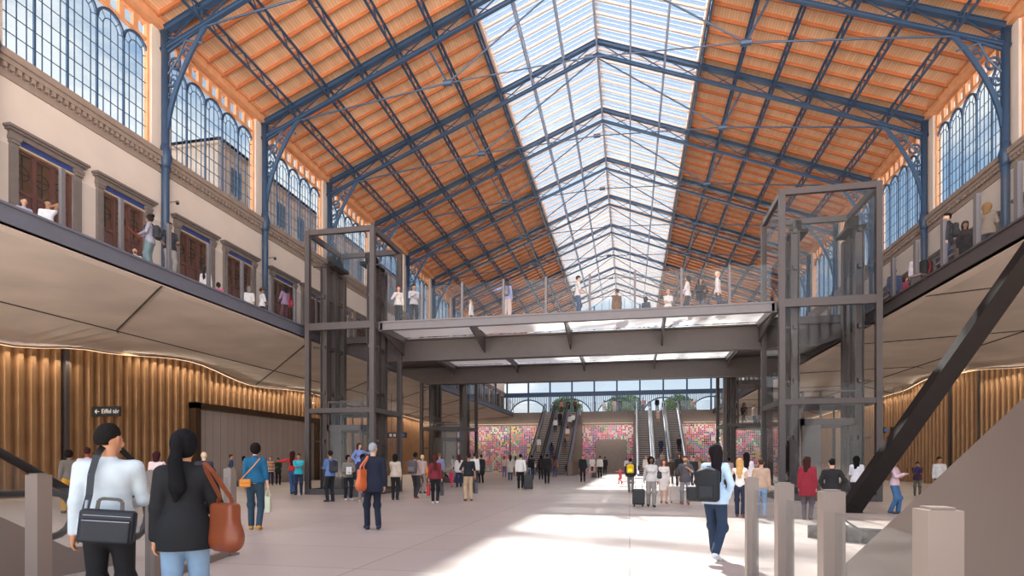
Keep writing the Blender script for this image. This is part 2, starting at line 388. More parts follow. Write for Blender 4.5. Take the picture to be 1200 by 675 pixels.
# arched windows
def make_window():
    root=empty('window_1'); W=BAY-1.1; h0=15.75; n=5; lw=W/n
    f=MB(); zs=15.95; spring=19.95; r=lw/2
    f.box(-.04,.04,0,W,h0,zs)
    for i in range(n+1): f.bar((0,i*lw,zs),(0,i*lw,spring),.07,.08)
    t=MB()
    for i in range(n):
        c=i*lw+r
        f.strip([(0,c+a,z) for a,z in arc(0,spring,r-.02,0,PI,12)],.09,.1,(1,0,0))
        t.strip([(0,c+a,z) for a,z in arc(0,spring-.1,r*.55,0,PI,8)],.03,.03,(1,0,0))
        for q in (-.5,0,.5):
            ztop=spring+.35 if q==0 else spring-.05
            t.bar((0,c+q*r*1.1,zs),(0,c+q*r*1.1,ztop if q==0 else spring),.03,.035)
        for q in (0,.25,.5,.75,1):
            a=PI*q; t.bar((0,c+math.cos(a)*r*.55,spring-.1+math.sin(a)*r*.55),(0,c+math.cos(a)*r,spring+math.sin(a)*r),.025,.025)
    z=zs+.75
    while z<spring: t.bar((0,0,z),(0,W,z),.025,.03,(1,0,0)); z+=.66
    f.build('window_frame',M['blue'],root); t.build('glazing_bars',M['blue'],root)
    MB().box(-.005,.005,0,W,zs,spring+r+.03).build('pane',M['glass'],root)
    b=MB(); z0,z1=spring+r+.03,21.46
    b.box(-.08,.08,0,W,z0,z0+.12); b.box(-.08,.08,0,W,z1-.1,z1); m=9
    for i in range(m+1): y=W*i/m; b.box(-.08,.08,max(0,y-.13),min(W,y+.13),z0+.12,z1-.1)
    b.box(-.1,.1,-.02,.1,zs,z1); b.box(-.1,.1,W-.1,W+.02,zs,z1)
    b.build('timber_fanlight_frame',M['wood'],root)
    MB().box(-.005,.005,0,W,z0+.1,z1-.1).build('fanlight_pane',M['glass'],root)
    return root
wn=make_window(); wi=1
for side,X in (('left',XL-.25),('right',XR+.25)):
    for k in range(0,NT):
        o=wn if wi==1 else copy_tree(wn)
        o.name=f'window_{wi}'; o.location=(X,tr_y(k)+.55,0); tag(o,kind='structure',label=f'arched iron window in the {ords[k]} bay of the {side} wall'); wi+=1
# gallery doors with stone surrounds
def make_door():
    root=empty('door_1',(0,0,DECK)); H=12.95-DECK; w=1.08
    # local x: + points into the hall
    s=MB()
    for q in (-1,1):
        s.box(-.1,.12,q*(w+.13)-.13,q*(w+.13)+.13,0,H-.3); s.box(-.1,.17,q*(w+.13)-.16,q*(w+.13)+.16,H-.3,H-.18); s.box(-.1,.2,q*(w+.13)-.19,q*(w+.13)+.19,H-.18,H-.06)
        s.box(-.1,.16,q*(w+.13)-.15,q*(w+.13)+.15,0,.3)
    s.box(-.1,.15,-w-.3,w+.3,H-.06,H+.1); s.box(-.1,.24,-w-.4,w+.4,H+.1,H+.18); s.box(-.1,.32,-w-.46,w+.46,H+.18,H+.27)
    s.build('stone_surround',M['stone'],root)
    MB().box(-.2,.04,-w,w,H-.26,H-.06).build('lintel_panel',M['dblue'],root)
    MB().box(-.2,.06,-w,w,H-.32,H-.26).build('lintel_trim',M['cream'],root)
    f=MB(); zt=H-.32; zp=11.1-DECK
    for y in (-w+.07,-w/3,w/3,w-.07): f.box(-.3,-.08,y-.07,y+.07,0,zt)
    f.box(-.32,-.1,-w,w,zt-.12,zt); f.box(-.32,-.1,-w,w,zp,zp+.14)
    f.build('door_frame',M['dwood'],root)
    for q in (-1,0,1):
        p=MB(); a,b=q*w*2/3-w/3+.07,q*w*2/3+w/3-.07
        p.box(-.26,-.18,a,b,0,zp); nn=3
        for i in range(nn): p.box(-.18,-.14,a+.08,b-.08,.25+i*zp/nn,(i+1)*zp/nn-.05)
        p.build('door_leaf',M['dwood'],root)
        MB().box(-.24,-.22,a,b,zp+.14,zt-.12).build('pane',M['darkglass'],root)
        g=MB(); c=(a+b)/2; zm=(zp+zt)/2
        g.bar((-.2,c,zp+.1),(-.2,c,zt-.1),.03,.03); g.bar((-.2,a,zm),(-.2,b,zm),.03,.03)
        g.strip([(-.2,c+x,z) for x,z in arc(0,zm,.26,0,2*PI,14)],.025,.025,(1,0,0))
        g.build('iron_grille',M['black'],root)
    return root
do=make_door(); di=1
for side,X,ds in (('left',XL,doorsL),('right',XR,doorsR)):
    for j,dy in enumerate(ds):
        if dy>YEND-1 or dy<10: continue
        if side=='right' and dy<26: pass
        o=do if di==1 else copy_tree(do)
        o.name=f'door_{di}'; o.location=(X,dy,DECK); o.rotation_euler=(0,0,0 if side=='left' else PI)
        tag(o,kind='structure',label=f'tall dark timber gallery door in stone surround, {side} wall'); di+=1
# recess backing behind the doors
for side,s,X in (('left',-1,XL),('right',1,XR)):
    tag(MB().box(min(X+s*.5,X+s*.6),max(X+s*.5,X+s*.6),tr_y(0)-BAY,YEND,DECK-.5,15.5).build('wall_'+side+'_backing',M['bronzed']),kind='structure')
# ---- far gable
def gable():
    root=empty('wall_far',(XC,YEND,0)); fr=MB(); 
    x=-HW+.5; nb=10; st=2*(HW-.5)/nb
    for i in range(nb+1): 
        xx=-HW+.5+i*st; fr.box(xx-.13,xx+.13,-.15,.15,DECK,rz_(abs(xx)))
    for z in (13.0,15.0): fr.box(-HW,HW,-.2,.2,z-.15,z+.15)
    fr.box(-HW,HW,-.22,.22,12.4,13.1)
    for z in (17.5,20.0,22.5,25.0):
        hw=min(HW,(ZR-z)/SL); fr.box(-hw,hw,-.08,.08,z-.06,z+.06)
    for i in range(nb*3):
        xx=-HW+.5+i*st/3; fr.box(xx-.04,xx+.04,-.06,.06,15.0,rz_(abs(xx)))
    for c in range(5):
        cx=-HW+.5+st*(1+2*c); r=st*.92
        fr.strip([(cx+a,0,z) for a,z in arc(0,DECK+1.1,r,0,PI,24)],.2,.25)
        # spandrel louvres above arch
        for i in range(25):
            a=-st+i*st/12
            zz=DECK+1.1+math.sqrt(max(0,r*r-a*a)) if abs(a)<r else DECK+.2
            fr.box(cx+a-.05,cx+a+.05,-.05,.05,zz,12.5)
    fr.build('gable_frame',M['blue'],root)
    g=MB(); g.add([(-HW,.02,DECK),(HW,.02,DECK),(HW,.02,ZE),(0,.02,ZR+.3),(-HW,.02,ZE)],[(0,1,2,3,4)]); g.build('gable_glazing',M['glass'],root)
    tag(root,kind='structure',label='far glazed gable with blue iron frame and arched openings')
gable()
# ---- balconies : slab, fascia, soffit with folded concrete panels
def wave(ctrl,y):
    if y<=ctrl[0][0]: return ctrl[0][1]
    for (a,za),(b,zb) in zip(ctrl[:-1],ctrl[1:]):
        if y<=b: t=(y-a)/(b-a); t=t*t*(3-2*t); return za+(zb-za)*t
    return ctrl[-1][1]
WL=[(5,5.9),(17.7,5.93),(21.2,6.4),(27.0,6.9),(32.3,6.27),(39,6.6),(46,5.9),(54,6.3),(70,5.9)]
WR=[(5,5.9),(26,5.95),(31,6.0),(37,6.55),(41,6.8),(45,6.4),(54,6.2),(70,5.9)]
def balcony(side):
    s=-1 if side=='left' else 1
    gx=GL if s<0 else GR; wx=XL if s<0 else XR; sx=-20.0 if s<0 else 15.4; bx_=-23.5 if s<0 else 18.9; ctrl=WL if s<0 else WR
    ys,ye=3.0,70.0
    root=empty('balcony_'+side)
    MB().box(min(gx+(-s)*-.05,wx+s*.4),max(gx+s*.05,wx+s*.4),ys,ye,DECK-.12,DECK).build('deck_slab',M['conc'],root)
    f=MB(); a,b=sorted((gx,gx+s*.14)); f.box(a,b,ys,ye,6.93,DECK+.04); a,b=sorted((gx-s*.05,gx+s*.16)); f.box(a,b,ys,ye,6.93,6.99); f.box(a,b,ys,ye,DECK+.0,DECK+.06)
    f.build('fascia',M['fascia'] if s<0 else M['dsteel'],root)
    a,b=sorted((gx+s*.16,gx+s*.5)); MB().box(a,b,ys,ye,6.9,6.98).build('soffit_trim',M['plaster'],root)
    # soffit surface
    vs=[];fs=[];n=90
    for i in range(n+1):
        y=ys+(ye-ys)*i/n; zw=wave(ctrl,y)
        row=[(gx+s*.14,6.94),(gx+s*.6,6.9),(sx,6.62),(bx_+s*.5,zw)]
        for x,z in row: vs.append((x,y,z))
    for i in range(n):
        for j in range(3): q=i*4+j; fs.append((q,q+1,q+5,q+4))
    so=MB(); so.add(vs,fs); so.build('soffit',M['conc'],root)
    se=MB()
    se.bar((sx,ys,6.61),(sx,ye,6.61),.06,.03)
    ev=[7.0,15.5,24,33,41,49,57]
    for e in ev:
        if s<0: se.bar((gx+s*.2,e,6.9),(sx,e+(3.9 if e<20 else 5.8),6.61),.05,.03)
        else: se.bar((gx+s*.2,e+6,6.9),(sx,e+2.5,6.61),.05,.03)
        y1=e+(9 if s<0 else 6); 
        if y1<ye: se.bar((sx,e+(3.9 if e<20 else 5.8) if s<0 else e+2.5,6.61),(bx_,y1,wave(ctrl,y1)-.01),.05,.03)
    se.build('soffit_joints',M['seam'],root)
    tag(root,kind='structure',label=f'{side} gallery slab with folded concrete soffit')
balcony('left'); balcony('right')
# ---- bronze walls under the galleries
def bronze(side):
    s=-1 if side=='left' else 1
    ctrl=WL if s<0 else WR; X=-23.5 if s<0 else 18.9; xi=X; pitch=.5 if s<0 else .46
    ys,ye=3.0,70.0; gaps=[(27.6,40.0)] if s<0 else []
    vs=[];fs=[];prof=[]
    y=ys
    dep=.2
    while y<ye:
        for dy,dx in ((0,0),(.16,0),(.24,dep),(pitch-.08,dep)): prof.append((y+dy,dx))
        y+=pitch
    dark=MB()
    def z0(y): return 4.5 if any(a<=y<=b for a,b in gaps) else 0
    n=len(prof)
    for (yy,dx) in prof:
        x=xi-s*dx*-1 if False else xi-s*(dx if True else 0)
        z1=wave(ctrl,yy)-.02
        vs.append((x,yy,z0(yy))); vs.append((x,yy,max(z1,5.9)))
    for i in range(n-1): q=2*i; fs.append((q,q+2,q+3,q+1))
    m=MB(); m.add(vs,fs); o=m.build('wall_lower_'+side,M['bronze']); tag(o,kind='structure',label=f'bronze ribbed cladding wall under the {side} gallery')
    if s<0:
        r=empty('trim_5',(X,0,0))
        f=MB(); f.box(0,.55,27.2,27.6,0,4.62); f.box(0,.55,40,40.35,0,4.62); f.box(0,.55,27.2,40.35,4.3,4.62); f.build('portal_frame',M['frame'],r)
        MB().box(-.05,.05,27.6,40,0,4.3).build('portal_panel',M['portal'],r)
        tag(r,kind='structure',label='wide portal of grey boards framed in dark bronze')
    # dark vertical joints
    j=MB()
    for y in ([20.2,] if s<0 else [29.2,39.0,36.0]): a,b=sorted((X-s*.25,X-s*.02)); j.box(a,b,y-.08,y+.08,0,wave(ctrl,y)-.05)
    j.build('trim_'+('6' if s<0 else '7'),M['dsteel']); tag(bpy.data.objects['trim_'+('6' if s<0 else '7')],kind='structure')
bronze('left'); bronze('right')
# ---- far landing, mosaic walls, door panel
LY=70.0
tag(MB().box(GL-9,GR+9,LY,YEND,DECK-.4,DECK).build('floor_upper',M['floor']),kind='structure',label='upper landing floor at the head of the escalators')
def landing():
    f=MB()
    segs=[(GL-9.4,-10.35),(-5.75,.55),(5.85,GR+9.5)]
    for a,b in segs: f.box(a,b,LY-.02,LY+.3,5.85,DECK+.02)
    for x in [-12.2,-2.6,8.2]: pass
    f.build('trim_8',M['panel']); tag(bpy.data.objects['trim_8'],kind='structure',label='brown metal fascia band at the edge of the far landing')
    w=MB(); w.box(GL-9.4,GR+9.5,LY+.32,LY+.6,0,DECK-.4); w.build('wall_end',M['panel']); tag(bpy.data.objects['wall_end'],kind='structure',label='end wall below the far landing')
landing()
def mosaic(x0,x1,z0,z1,lab,hole=None,y=LY+.2):
    m=MB()
    if hole:
        a,b,h=hole; m.box(x0,a,y,y+.08,z0,z1); m.box(b,x1,y,y+.08,z0,z1); m.box(a,b,y,y+.08,h,z1)
    else: m.box(x0,x1,y,y+.08,z0,z1)
    tag(m.build('disc_mosaic',M['mosaic']),lab,'mosaic','coloured disc mosaics on the end wall')
mosaic(-21.5,-14.6,0,5.75,'multicoloured disc mosaic on the end wall, leftmost panel behind the lift shaft')
mosaic(-14.4,-10.5,0,5.75,'multicoloured disc mosaic just left of the left escalators')
mosaic(-5.6,.4,0,5.75,'multicoloured disc mosaic around the grey doorway between the escalators',hole=(-4.0,-.35,4.0))
mosaic(6.0,17.5,0,5.75,'multicoloured disc mosaic right of the right escalators')
d=MB(); d.box(-4.0,-.35,LY+.15,LY+.25,0,4.0); tag(d.build('door_grey',M['taupe']),kind='structure',label='large plain grey double door below the landing')
# ------------------------------------------------------------------ glass balustrades
def rail_line(name,label,a,b,z,spacing,h=1.5,post=(.09,.14),cat='balustrade',glass='rail',pm='msteel',phase=0,panes=True,maxposts=95):
    a=Vector(a);b=Vector(b);d=(b-a);L=d.length;d.normalize()
    root=empty(name,(a.x,a.y,z)); ang=math.atan2(d.y,d.x); root.rotation_euler=(0,0,ang)
    pm_=MB().box(-post[0]/2,post[0]/2,-post[1]/2,post[1]/2,0,h).box(-post[0]/2-.015,post[0]/2+.015,-post[1]/2-.015,post[1]/2+.015,0,.06).mesh('post'); pm_.materials.append(M[pm])
    t=phase; n=0
    while t<=L and n<maxposts:
        o=bpy.data.objects.new('post',pm_); COL.objects.link(o); o.parent=root; o.location=(t,0,0); t+=spacing; n+=1
    g=MB(); t=phase
    while t<L-.05 and panes:
        e=min(t+spacing-.06,L); g.box(t+.06,e,-.01,.01,.06,h-.08); t+=spacing
    if phase>.2 and panes: g.box(0,phase-.06,-.01,.01,.06,h-.08)
    g.build('glass_panes',M[glass],root)
    tag(root,label,cat); return root
Yl=12.2-1.75*4
rail_line('glass_balustrade','clear glass balustrade with grey posts along the left gallery edge',(GL-.12,Yl,0),(GL-.12,69.9,0),DECK+.06,1.75,post=(.11,.09))
rail_line('glass_balustrade','clear glass balustrade with grey posts along the right gallery edge',(GR+.12,16.7-1.75*6,0),(GR+.12,69.9,0),DECK+.06,1.75,post=(.16,.12))
# ------------------------------------------------------------------ bridge
BY0,BY1=23.1,36.4; BX0,BX1=-10.45,5.3
def bridge():
    root=empty('footbridge',(0,BY0,DECK))
    y1=BY1-BY0
    e=MB(); e.box(BX0,BX1,0,.22,-.32,.05); e.box(BX0,BX1,-.04,.26,-.02,.05); e.build('edge_beam',M['msteel'],root)
    e=MB(); e.box(GL,GR,y1-.22,y1,-.4,.05); e.build('edge_beam',M['msteel'],root)
    e=MB(); e.box(BX0-.1,BX0+.1,0,y1,-.35,.03); e.build('edge_beam',M['msteel'],root)
    e=MB(); e.box(BX1-.1,BX1+.1,0,y1,-.35,.03); e.build('edge_beam',M['msteel'],root)
    for yb,x0,x1 in ((2.7,GL+.1,GR-.1),(10.7,GL+.1,GR-.1)):
        b=MB(); b.prism([(x0,-.25),(x0,-.55),(x0+1.8,-1.2),(x1-1.8,-1.2),(x1,-.55),(x1,-.25)],yb-.05,yb+.05); b.prism([(x0,-.2),(x0,-.26),(x1,-.26),(x1,-.2)],yb-.22,yb+.22)
        b.prism([(x0+1.8,-1.24),(x0+1.8,-1.18),(x1-1.8,-1.18),(x1-1.8,-1.24)],yb-.24,yb+.24); b.build('cross_beam',M['dsteel'],root)
    xs=[BX0+i*(BX1-BX0)/4 for i in range(5)]
    for x in xs:
        r=MB(); r.prism([(.2,-.14),(2.66,-.14),(2.66,-.95),(.2,-.36)],x-.03,x+.03,'x'); r.build('rib',M['dsteel'],root)
        r=MB(); r.prism([(2.74,-.14),(10.66,-.14),(10.66,-.7),(9.5,-.45),(4,-.45),(2.74,-.7)],x-.03,x+.03,'x'); r.build('rib',M['dsteel'],root)
    for a,b in zip(xs[:-1],xs[1:]):
        for c,d_ in ((.25,2.6),(2.8,6.7),(6.74,10.6),(10.8,y1-.25)):
            q=MB(); q.add([(a+.05,c,-.1),(b-.05,c,-.1),(b-.05,d_,-.1),(a+.05,d_,-.1)],[(0,1,2,3)]); q.build('glass_deck_panel',M['deck'],root)
    # solid approaches linking to the galleries
    for a,b in ((GL,BX0-.1),(BX1+.1,GR)):
        MB().box(a,b,2.9,y1,-.16,-.02).build('approach_slab',M['dsteel'],root)
    # parapet rail of the approach
    tag(root,'steel footbridge with translucent white glass deck panels spanning the concourse','footbridge')
bridge()
rail_line('glass_balustrade','clear glass balustrade with slim posts along the near edge of the footbridge',(BX0+.1,BY0+.12,0),(BX1-.1,BY0+.12,0),DECK+.05,1.76,post=(.09,.09),phase=1.75)
rail_line('glass_balustrade','glass balustrade along the far edge of the footbridge',(BX0+.1,BY1-.12,0),(BX1-.1,BY1-.12,0),DECK+.05,1.76,h=1.3,post=(.07,.07),phase=.9)
def frame_rail(x0,x1,y,lab):
    r=empty('guard_rail',(x0,y,DECK)); w=x1-x0; m=MB()
    m.bar((0,0,0),(0,0,1.1),.1); m.bar((w,0,0),(w,0,1.1),.1); m.bar((0,0,1.1),(w,0,1.1),.1); m.bar((0,0,.1),(w,0,.1),.1); m.bar((.1,0,1.05),(.1,2.4,.1),.1); m.bar((w,0,1.1),(w,2,1.1),.08)
    m.bar((w,2,0),(w,2,1.1),.08)
    m.build('rail_frame',M['dsteel'],r); tag(r,lab,'railing')
frame_rail(-10.2,-7.4,28.6,'dark steel box guard rail at the left end of the footbridge')
# ------------------------------------------------------------------ lift shafts
def make_car(w,dp,car):
    cc=empty('lift_car')
    c=MB(); z=car
    c.box(.75,w-.6,.25,dp-.3,z+.1,z+.25); c.build('car_floor',M['dsteel'],cc); c=MB(); c.box(.75,w-.6,.25,dp-.3,z+2.75,z+3.0); c.build('car_roof',M['dsteel'],cc)
    c=MB()
    for x,y in ((.8,.3),(w-.65,.3),(.8,dp-.35),(w-.65,dp-.35)): c.bar((x,y,z+.1),(x,y,z+3),.1)
    c.build('car_frame',M['dsteel'],cc)
    gg=MB(); gg.box(.8,w-.65,.27,.29,z+.25,z+2.75); gg.box(.8,w-.65,dp-.33,dp-.31,z+.25,z+2.75); gg.build('car_glass',M['liftglass'],cc)
    if car<1: MB().box(.75,1.4,.3,.36,z+.25,z+2.75).build('car_panel',M['dsteel'],cc)
    rr=MB()
    for zz in (z+3.5,z+4.0): rr.bar((.8,.3,zz),(w-.65,.3,zz),.06); rr.bar((.8,dp-.35,zz),(w-.65,dp-.35,zz),.06); rr.bar((.8,.3,zz),(.8,dp-.35,zz),.06)
    for x,y in ((.8,.3),(1.4,.3),(w-.65,.3),(.8,dp-.35),(w-.65,dp-.35)): rr.bar((x,y,z+3),(x,y,z+4),.06)
    rr.build('car_roof_rail',M['dsteel'],cc); return cc
def make_shaft(w=3.0,dp=2.9,h=11.35,car=0.0):
    root=empty('lift_shaft'); 
    ps=[(0,0),(w,0),(w,dp),(0,dp)]
    for x,y in ps: MB().bar((x,y,0),(x,y,h),.2,.2).build('corner_post',M['dsteel'],root)
    for z,nm,t in ((h-.1,'top_frame',.22),(DECK-.15,'deck_frame',.3),(3.6,'transom_frame',.2),(.12,'base_frame',.24)):
        m=MB()
        for i in range(4):
            a=ps[i]; b=ps[(i+1)%4]; m.bar((a[0],a[1],z),(b[0],b[1],z),.16,t)
        m.build(nm,M['dsteel'],root)
    g=MB()
    g.box(.1,w-.1,-.01,.01,.25,h-.2); g.box(.1,w-.1,dp-.01,dp+.01,.25,h-.2); g.box(-.01,.01,.1,dp-.1,.25,h-.2); g.box(w-.01,w+.01,.1,dp-.1,.25,h-.2)
    g.build('glass_cladding',M['liftglass'],root)
    for k,(x,y) in enumerate([(.55,.45),(.55,1.2),(.55,2.0),(w-.4,.7),(w-.4,1.3),(w-.4,1.95)]):
        m=MB(); m.box(x-.15,x+.15,y-.02,y+.02,.1,h-1.4); m.box(x-.15,x-.12,y-.13,y+.13,.1,h-1.4); m.box(x+.12,x+.15,y-.13,y+.13,.1,h-1.4); m.build('guide_rail',M['dsteel'],root)
    b=MB()
    for z in (2.3,4.4,6.4,8.6,h-1.4):
        b.bar((.55,.3,z),(.55,2.2,z),.12,.16); b.bar((w-.4,.5,z),(w-.4,2.1,z),.12,.16)
        b.bar((0,.45,z),(.5,.45,z),.06); b.bar((w,.7,z),(w-.4,.7,z),.06)
    b.build('guide_bracket',M['dsteel'],root)
    p=MB()
    for x in (.7,w-.55):
        for y in (.8,1.3): p.tube([(x-.08,y,h-1.1),(x+.12,y,h-1.1)],.26,14)
        p.box(x-.3,x+.35,.5,1.7,h-1.4,h-1.28)
    p.build('pulley',M['black'],root,False)
    return root
for (x,y,lab,car,w) in ((-13.6,22.7,'tall glass lift shaft of dark steel at the near left end of the footbridge',.0,3.0),
                      (5.45,22.7,'tall glass lift shaft of dark steel at the near right end of the footbridge',.0,3.2),
                      (-13.6,36.6,'glass lift shaft of dark steel behind the footbridge on the left',.0,3.0),
                      (5.6,36.6,'glass lift shaft of dark steel behind the footbridge with a raised car on the right',3.3,3.1)):
    o=make_shaft(w=w,car=car,h=11.35 if y<30 else 10.6); o.location=(x,y,0); tag(o,lab,'lift','glass lift shafts beside the footbridge')
    cc=make_car(w,2.9,car); cc.location=(x,y,0); tag(cc,{(-13.6,22.7):'dark steel lift car at floor level inside the near left shaft',(5.45,22.7):'dark steel lift car at floor level inside the near right shaft',(-13.6,36.6):'dark steel lift car at floor level inside the shaft behind the footbridge on the left',(5.6,36.6):'raised lift car carrying three people behind the footbridge on the right'}[(x,y)],'lift car','lift cars')
# ------------------------------------------------------------------ escalators at the far end
def make_escalator(x0,w,y0,y1,z1,solid=False):
    root=empty('escalator',(x0,y0,0)); L=y1-y0; n=int(z1/.21); st=L/n; sh=z1/n
    s=MB()
    for i in range(n): s.box(.22,w-.22,i*st,(i+1)*st+.05,max(0,i*sh-.5),(i+1)*sh)
    s.m=1
    for i in range(n): s.box(.22,w-.22,i*st-.012,i*st+.02,(i+1)*sh-.045,(i+1)*sh+.004); s.box(.22,w-.22,i*st-.008,i*st+.01,i*sh,i*sh+.05)
    s.build('steps',[M['step'],M['nose']],root)
    for q in (.1,w-.1):
        b=MB(); b.prism([(-1.2,.0),(-1.2,.95),(0,1.0),(L,z1+1.0),(L+1.0,z1+1.0),(L+1.0,z1),(L,z1-.15),(.5,0)],q-.04,q+.04,'x'); b.build('balustrade',M['rail' if not solid else 'steel'],root)
        k=MB(); k.prism([(-1.3,.0),(-1.3,.22),(0,.3),(L,z1+.3),(L+1,z1+.25),(L+1,z1-.1),(L,z1-.6),(1.0,0)],q-.1,q+.1,'x'); k.build('skirt',M['steel'],root)
        h=MB(); path=[(q,-1.0,.55),(q,-1.35,.62),(q,-1.45,.8),(q,-1.3,.98),(q,0,1.05),(q,L,z1+1.05),(q,L+1,z1+1.05),(q,L+1.3,z1+.9),(q,L+1.2,z1+.6)]
        h.tube(path,.07,6); h.build('handrail',M['rubber'],root)
    return root
lw=1.43
for i in range(3):
    o=make_escalator(-10.25+i*lw,lw-.02,57.4,70.0,DECK); tag(o,['leftmost escalator of the left bank, one person in white riding','middle escalator of the left bank','rightmost escalator of the left bank beside the grey block'][i],'escalator','escalators of the left bank')
for i in range(3):
    o=make_escalator(.7+i*1.62,1.6,57.4,70.0,DECK); tag(o,['leftmost escalator of the right bank, beside the grey doorway','middle escalator of the right bank','rightmost escalator of the right bank, with descending crowd'][i],'escalator','escalators of the right bank')
tag(MB().box(-5.85,-5.4,55.6,66,0,1.35).box(-5.9,-5.35,55.5,66,1.35,1.4).build('escalator_plinth',M['panel']),'low grey block beside the foot of the left escalators','plinth')
# glass edge of the landing
rail_line('glass_balustrade','glass balustrade on the landing between the two escalator banks',(-5.6,70.15,0),(.6,70.15,0),DECK+.02,1.55,h=1.2,post=(.06,.06))
rail_line('glass_balustrade','glass balustrade on the landing left of the escalators',(GL,70.15,0),(-10.4,70.15,0),DECK+.02,1.85,h=1.2,post=(.06,.06))
rail_line('glass_balustrade','glass balustrade on the landing right of the escalators',(5.8,70.15,0),(GR,70.15,0),DECK+.02,1.75,h=1.2,post=(.06,.06))
# ------------------------------------------------------------------ foreground : posts, glass, escalator sides
def square_post(x,y,h,w,lab,grp,rz=0):
    r=empty('steel_post',(x,y,0),rz)
    m=MB().box(-w/2,w/2,-w/2,w/2,0,h); m.build('shaft',M['taupe'],r)
    c=MB().box(-w/2+.02,w/2-.02,-w/2+.02,w/2-.02,h,h+.012); c.build('cap',M['panel'],r)
    b=MB().box(-w/2-.03,w/2+.03,-w/2-.03,w/2+.03,0,.03); b.build('base_plate',M['panel'],r)
    tag(r,lab,'post',grp); return r
for (x,y,l) in ((1.40,7.2,'taupe steel post furthest of the four on the right'),(1.31,5.38,'taupe square steel post second from left on the right side'),
                (1.29,4.12,'taupe square steel post in front of the foot of the black strut'),(1.24,2.68,'taupe square steel post nearest the right corner of the view')):
    square_post(x,y,1.25,.13,l,'taupe posts at the right escalator')
for (x,y,l) in ((-5.0,4.08,'brown grey steel post left of the man in the white shirt'),(-5.5,5.85,'brown grey steel post between the two people in front'),(-6.02,7.85,'brown grey steel post right of the woman in the black jacket')):
    square_post(x,y,1.33,.13,l,'brown grey posts at the left escalator')
def glass_sheet(a,b,z0,z1,lab):
    a=Vector(a);b=Vector(b); r=empty('glass_screen',(a.x,a.y,0),math.atan2(b.y-a.y,b.x-a.x)); L=(b-a).length
    MB().box(.1,L-.1,-.008,.008,z0,z1).build('glass_pane',M['rail'],r)
    MB().box(.09,L-.09,-.03,.03,0,.1).build('floor_channel',M['panel'],r)
    tag(r,lab,'glass screen'); return r
glass_sheet((-5.0,4.08,0),(-5.5,5.85,0),.1,1.2,'clear low glass screen left of the man in the white shirt')
glass_sheet((-5.5,5.85,0),(-6.02,7.85,0),.1,1.2,'clear low glass screen behind the woman in the black jacket')
glass_sheet((1.31,5.38,0),(1.40,7.2,0),.1,1.12,'clear low glass screen furthest on the right side')
glass_sheet((1.29,4.12,0),(1.31,5.38,0),.1,1.12,'clear low glass screen between the second and third right posts')
glass_sheet((1.24,2.68,0),(1.29,4.12,0),.1,1.12,'clear low glass screen nearest on the right side')
def incline(x,y0,lab,solid,xw=1.25,rise=3.6,k=math.tan(math.radians(30)),name='escalator'):
    """escalator whose foot is at y0 and which climbs towards the camera"""
    r=empty(name,(x,y0,0)); L=rise/k
    for q in (0,xw):
        if solid:
            p=MB(); p.prism([(.35,0),(0,.32),(-L,rise+.32),(-L,0)],q-.03,q+.03,'x'); p.build('side_panel',M['clad'],r)
        if not solid:
            p=MB(); p.prism([(.9,.3),(.9,.85),(.2,.92),(-L,rise+.92+.1),(-L,rise+.3),(0,.3)],q-.008,q+.008,'x'); p.build('balustrade_glass',M['rail'],r)
        if solid:
            h=MB(); h.tube([(q,-.1,.25),(q,.3,.3)]+[(q,.42+.24*math.sin(a),.54-.24*math.cos(a)) for a in [PI*i/8 for i in range(9)]]+[(q,.1,.78),(q,-.5,.7)],.05,8); h.build('handrail_newel',M['rubber'],r,True); continue
        h=MB(); path=[(q,.35,.3),(q,.75,.32)]+[(q,.95+.33*math.sin(a),.65-.33*math.cos(a)) for a in [PI*i/8 for i in range(9)]]+[(q,.15,1.0),(q,-L,rise+1.1)]
        h.tube(path,.055,8); h.build('handrail',M['rubber'],r,True)
        if not solid:
            p=MB(); p.prism([(.9,.0),(.9,.28),(0,.34),(-L,rise+.34),(-L,0)],q-.05,q+.05,'x'); p.build('side_panel',M['panel'],r)
    s=MB(); n=int(rise/.2)
    for i in range(n): s.box(.06,xw-.06,-(i+1)*.2/k,-i*.2/k+.01,max(0,i*.2-.3),(i+1)*.2)
    s.box(.06,xw-.06,0,1.0,0,.03)
    s.build('steps',M['step'],r)
    tag(r,lab,'escalator'); return r
incline(2.25,6.75,'brown clad escalator rising towards the viewer at the right edge',True,k=math.tan(math.radians(27.2)))
incline(-8.4,6.1,'escalator with black handrails rising towards the viewer at the left edge',False,xw=1.35)
# raking strut
def strut(p,q,lab,w=.42,h=.5):
    r=empty('raking_strut',p); d=Vector(q)-Vector(p); m=MB(); m.bar((0,0,0),d,w,h,(0,1,0)); m.build('strut_beam',M['black'],r)
    dn=d.normalized(); f=MB(); f.bar((0,0,0)+tuple() if False else (0,0,0),dn*.25,w+.16,h+.16,(0,1,0)); f.build('foot_plate',M['black'],r)
    tag(r,lab,'strut'); return r
strut((6.05,18.0,-.05),(9.75,16.05,6.95),'black steel raking strut from the floor up to the right gallery')
def curved_bench(x,y,rz,lab):
    r=empty('curved_kerb',(x,y,0),rz); m=MB()
    pts=[(2.2*math.cos(a),2.2*math.sin(a),.12) for a in [PI*.15+PI*.5*i/12 for i in range(13)]]
    m.strip(pts,.35,.24,(0,0,1)); m.build('kerb_body',M['black'],r); tag(r,lab,'kerb'); return r
curved_bench(5.2,13.2,PI*1.05,'low dark curved kerb on the floor behind the right posts')
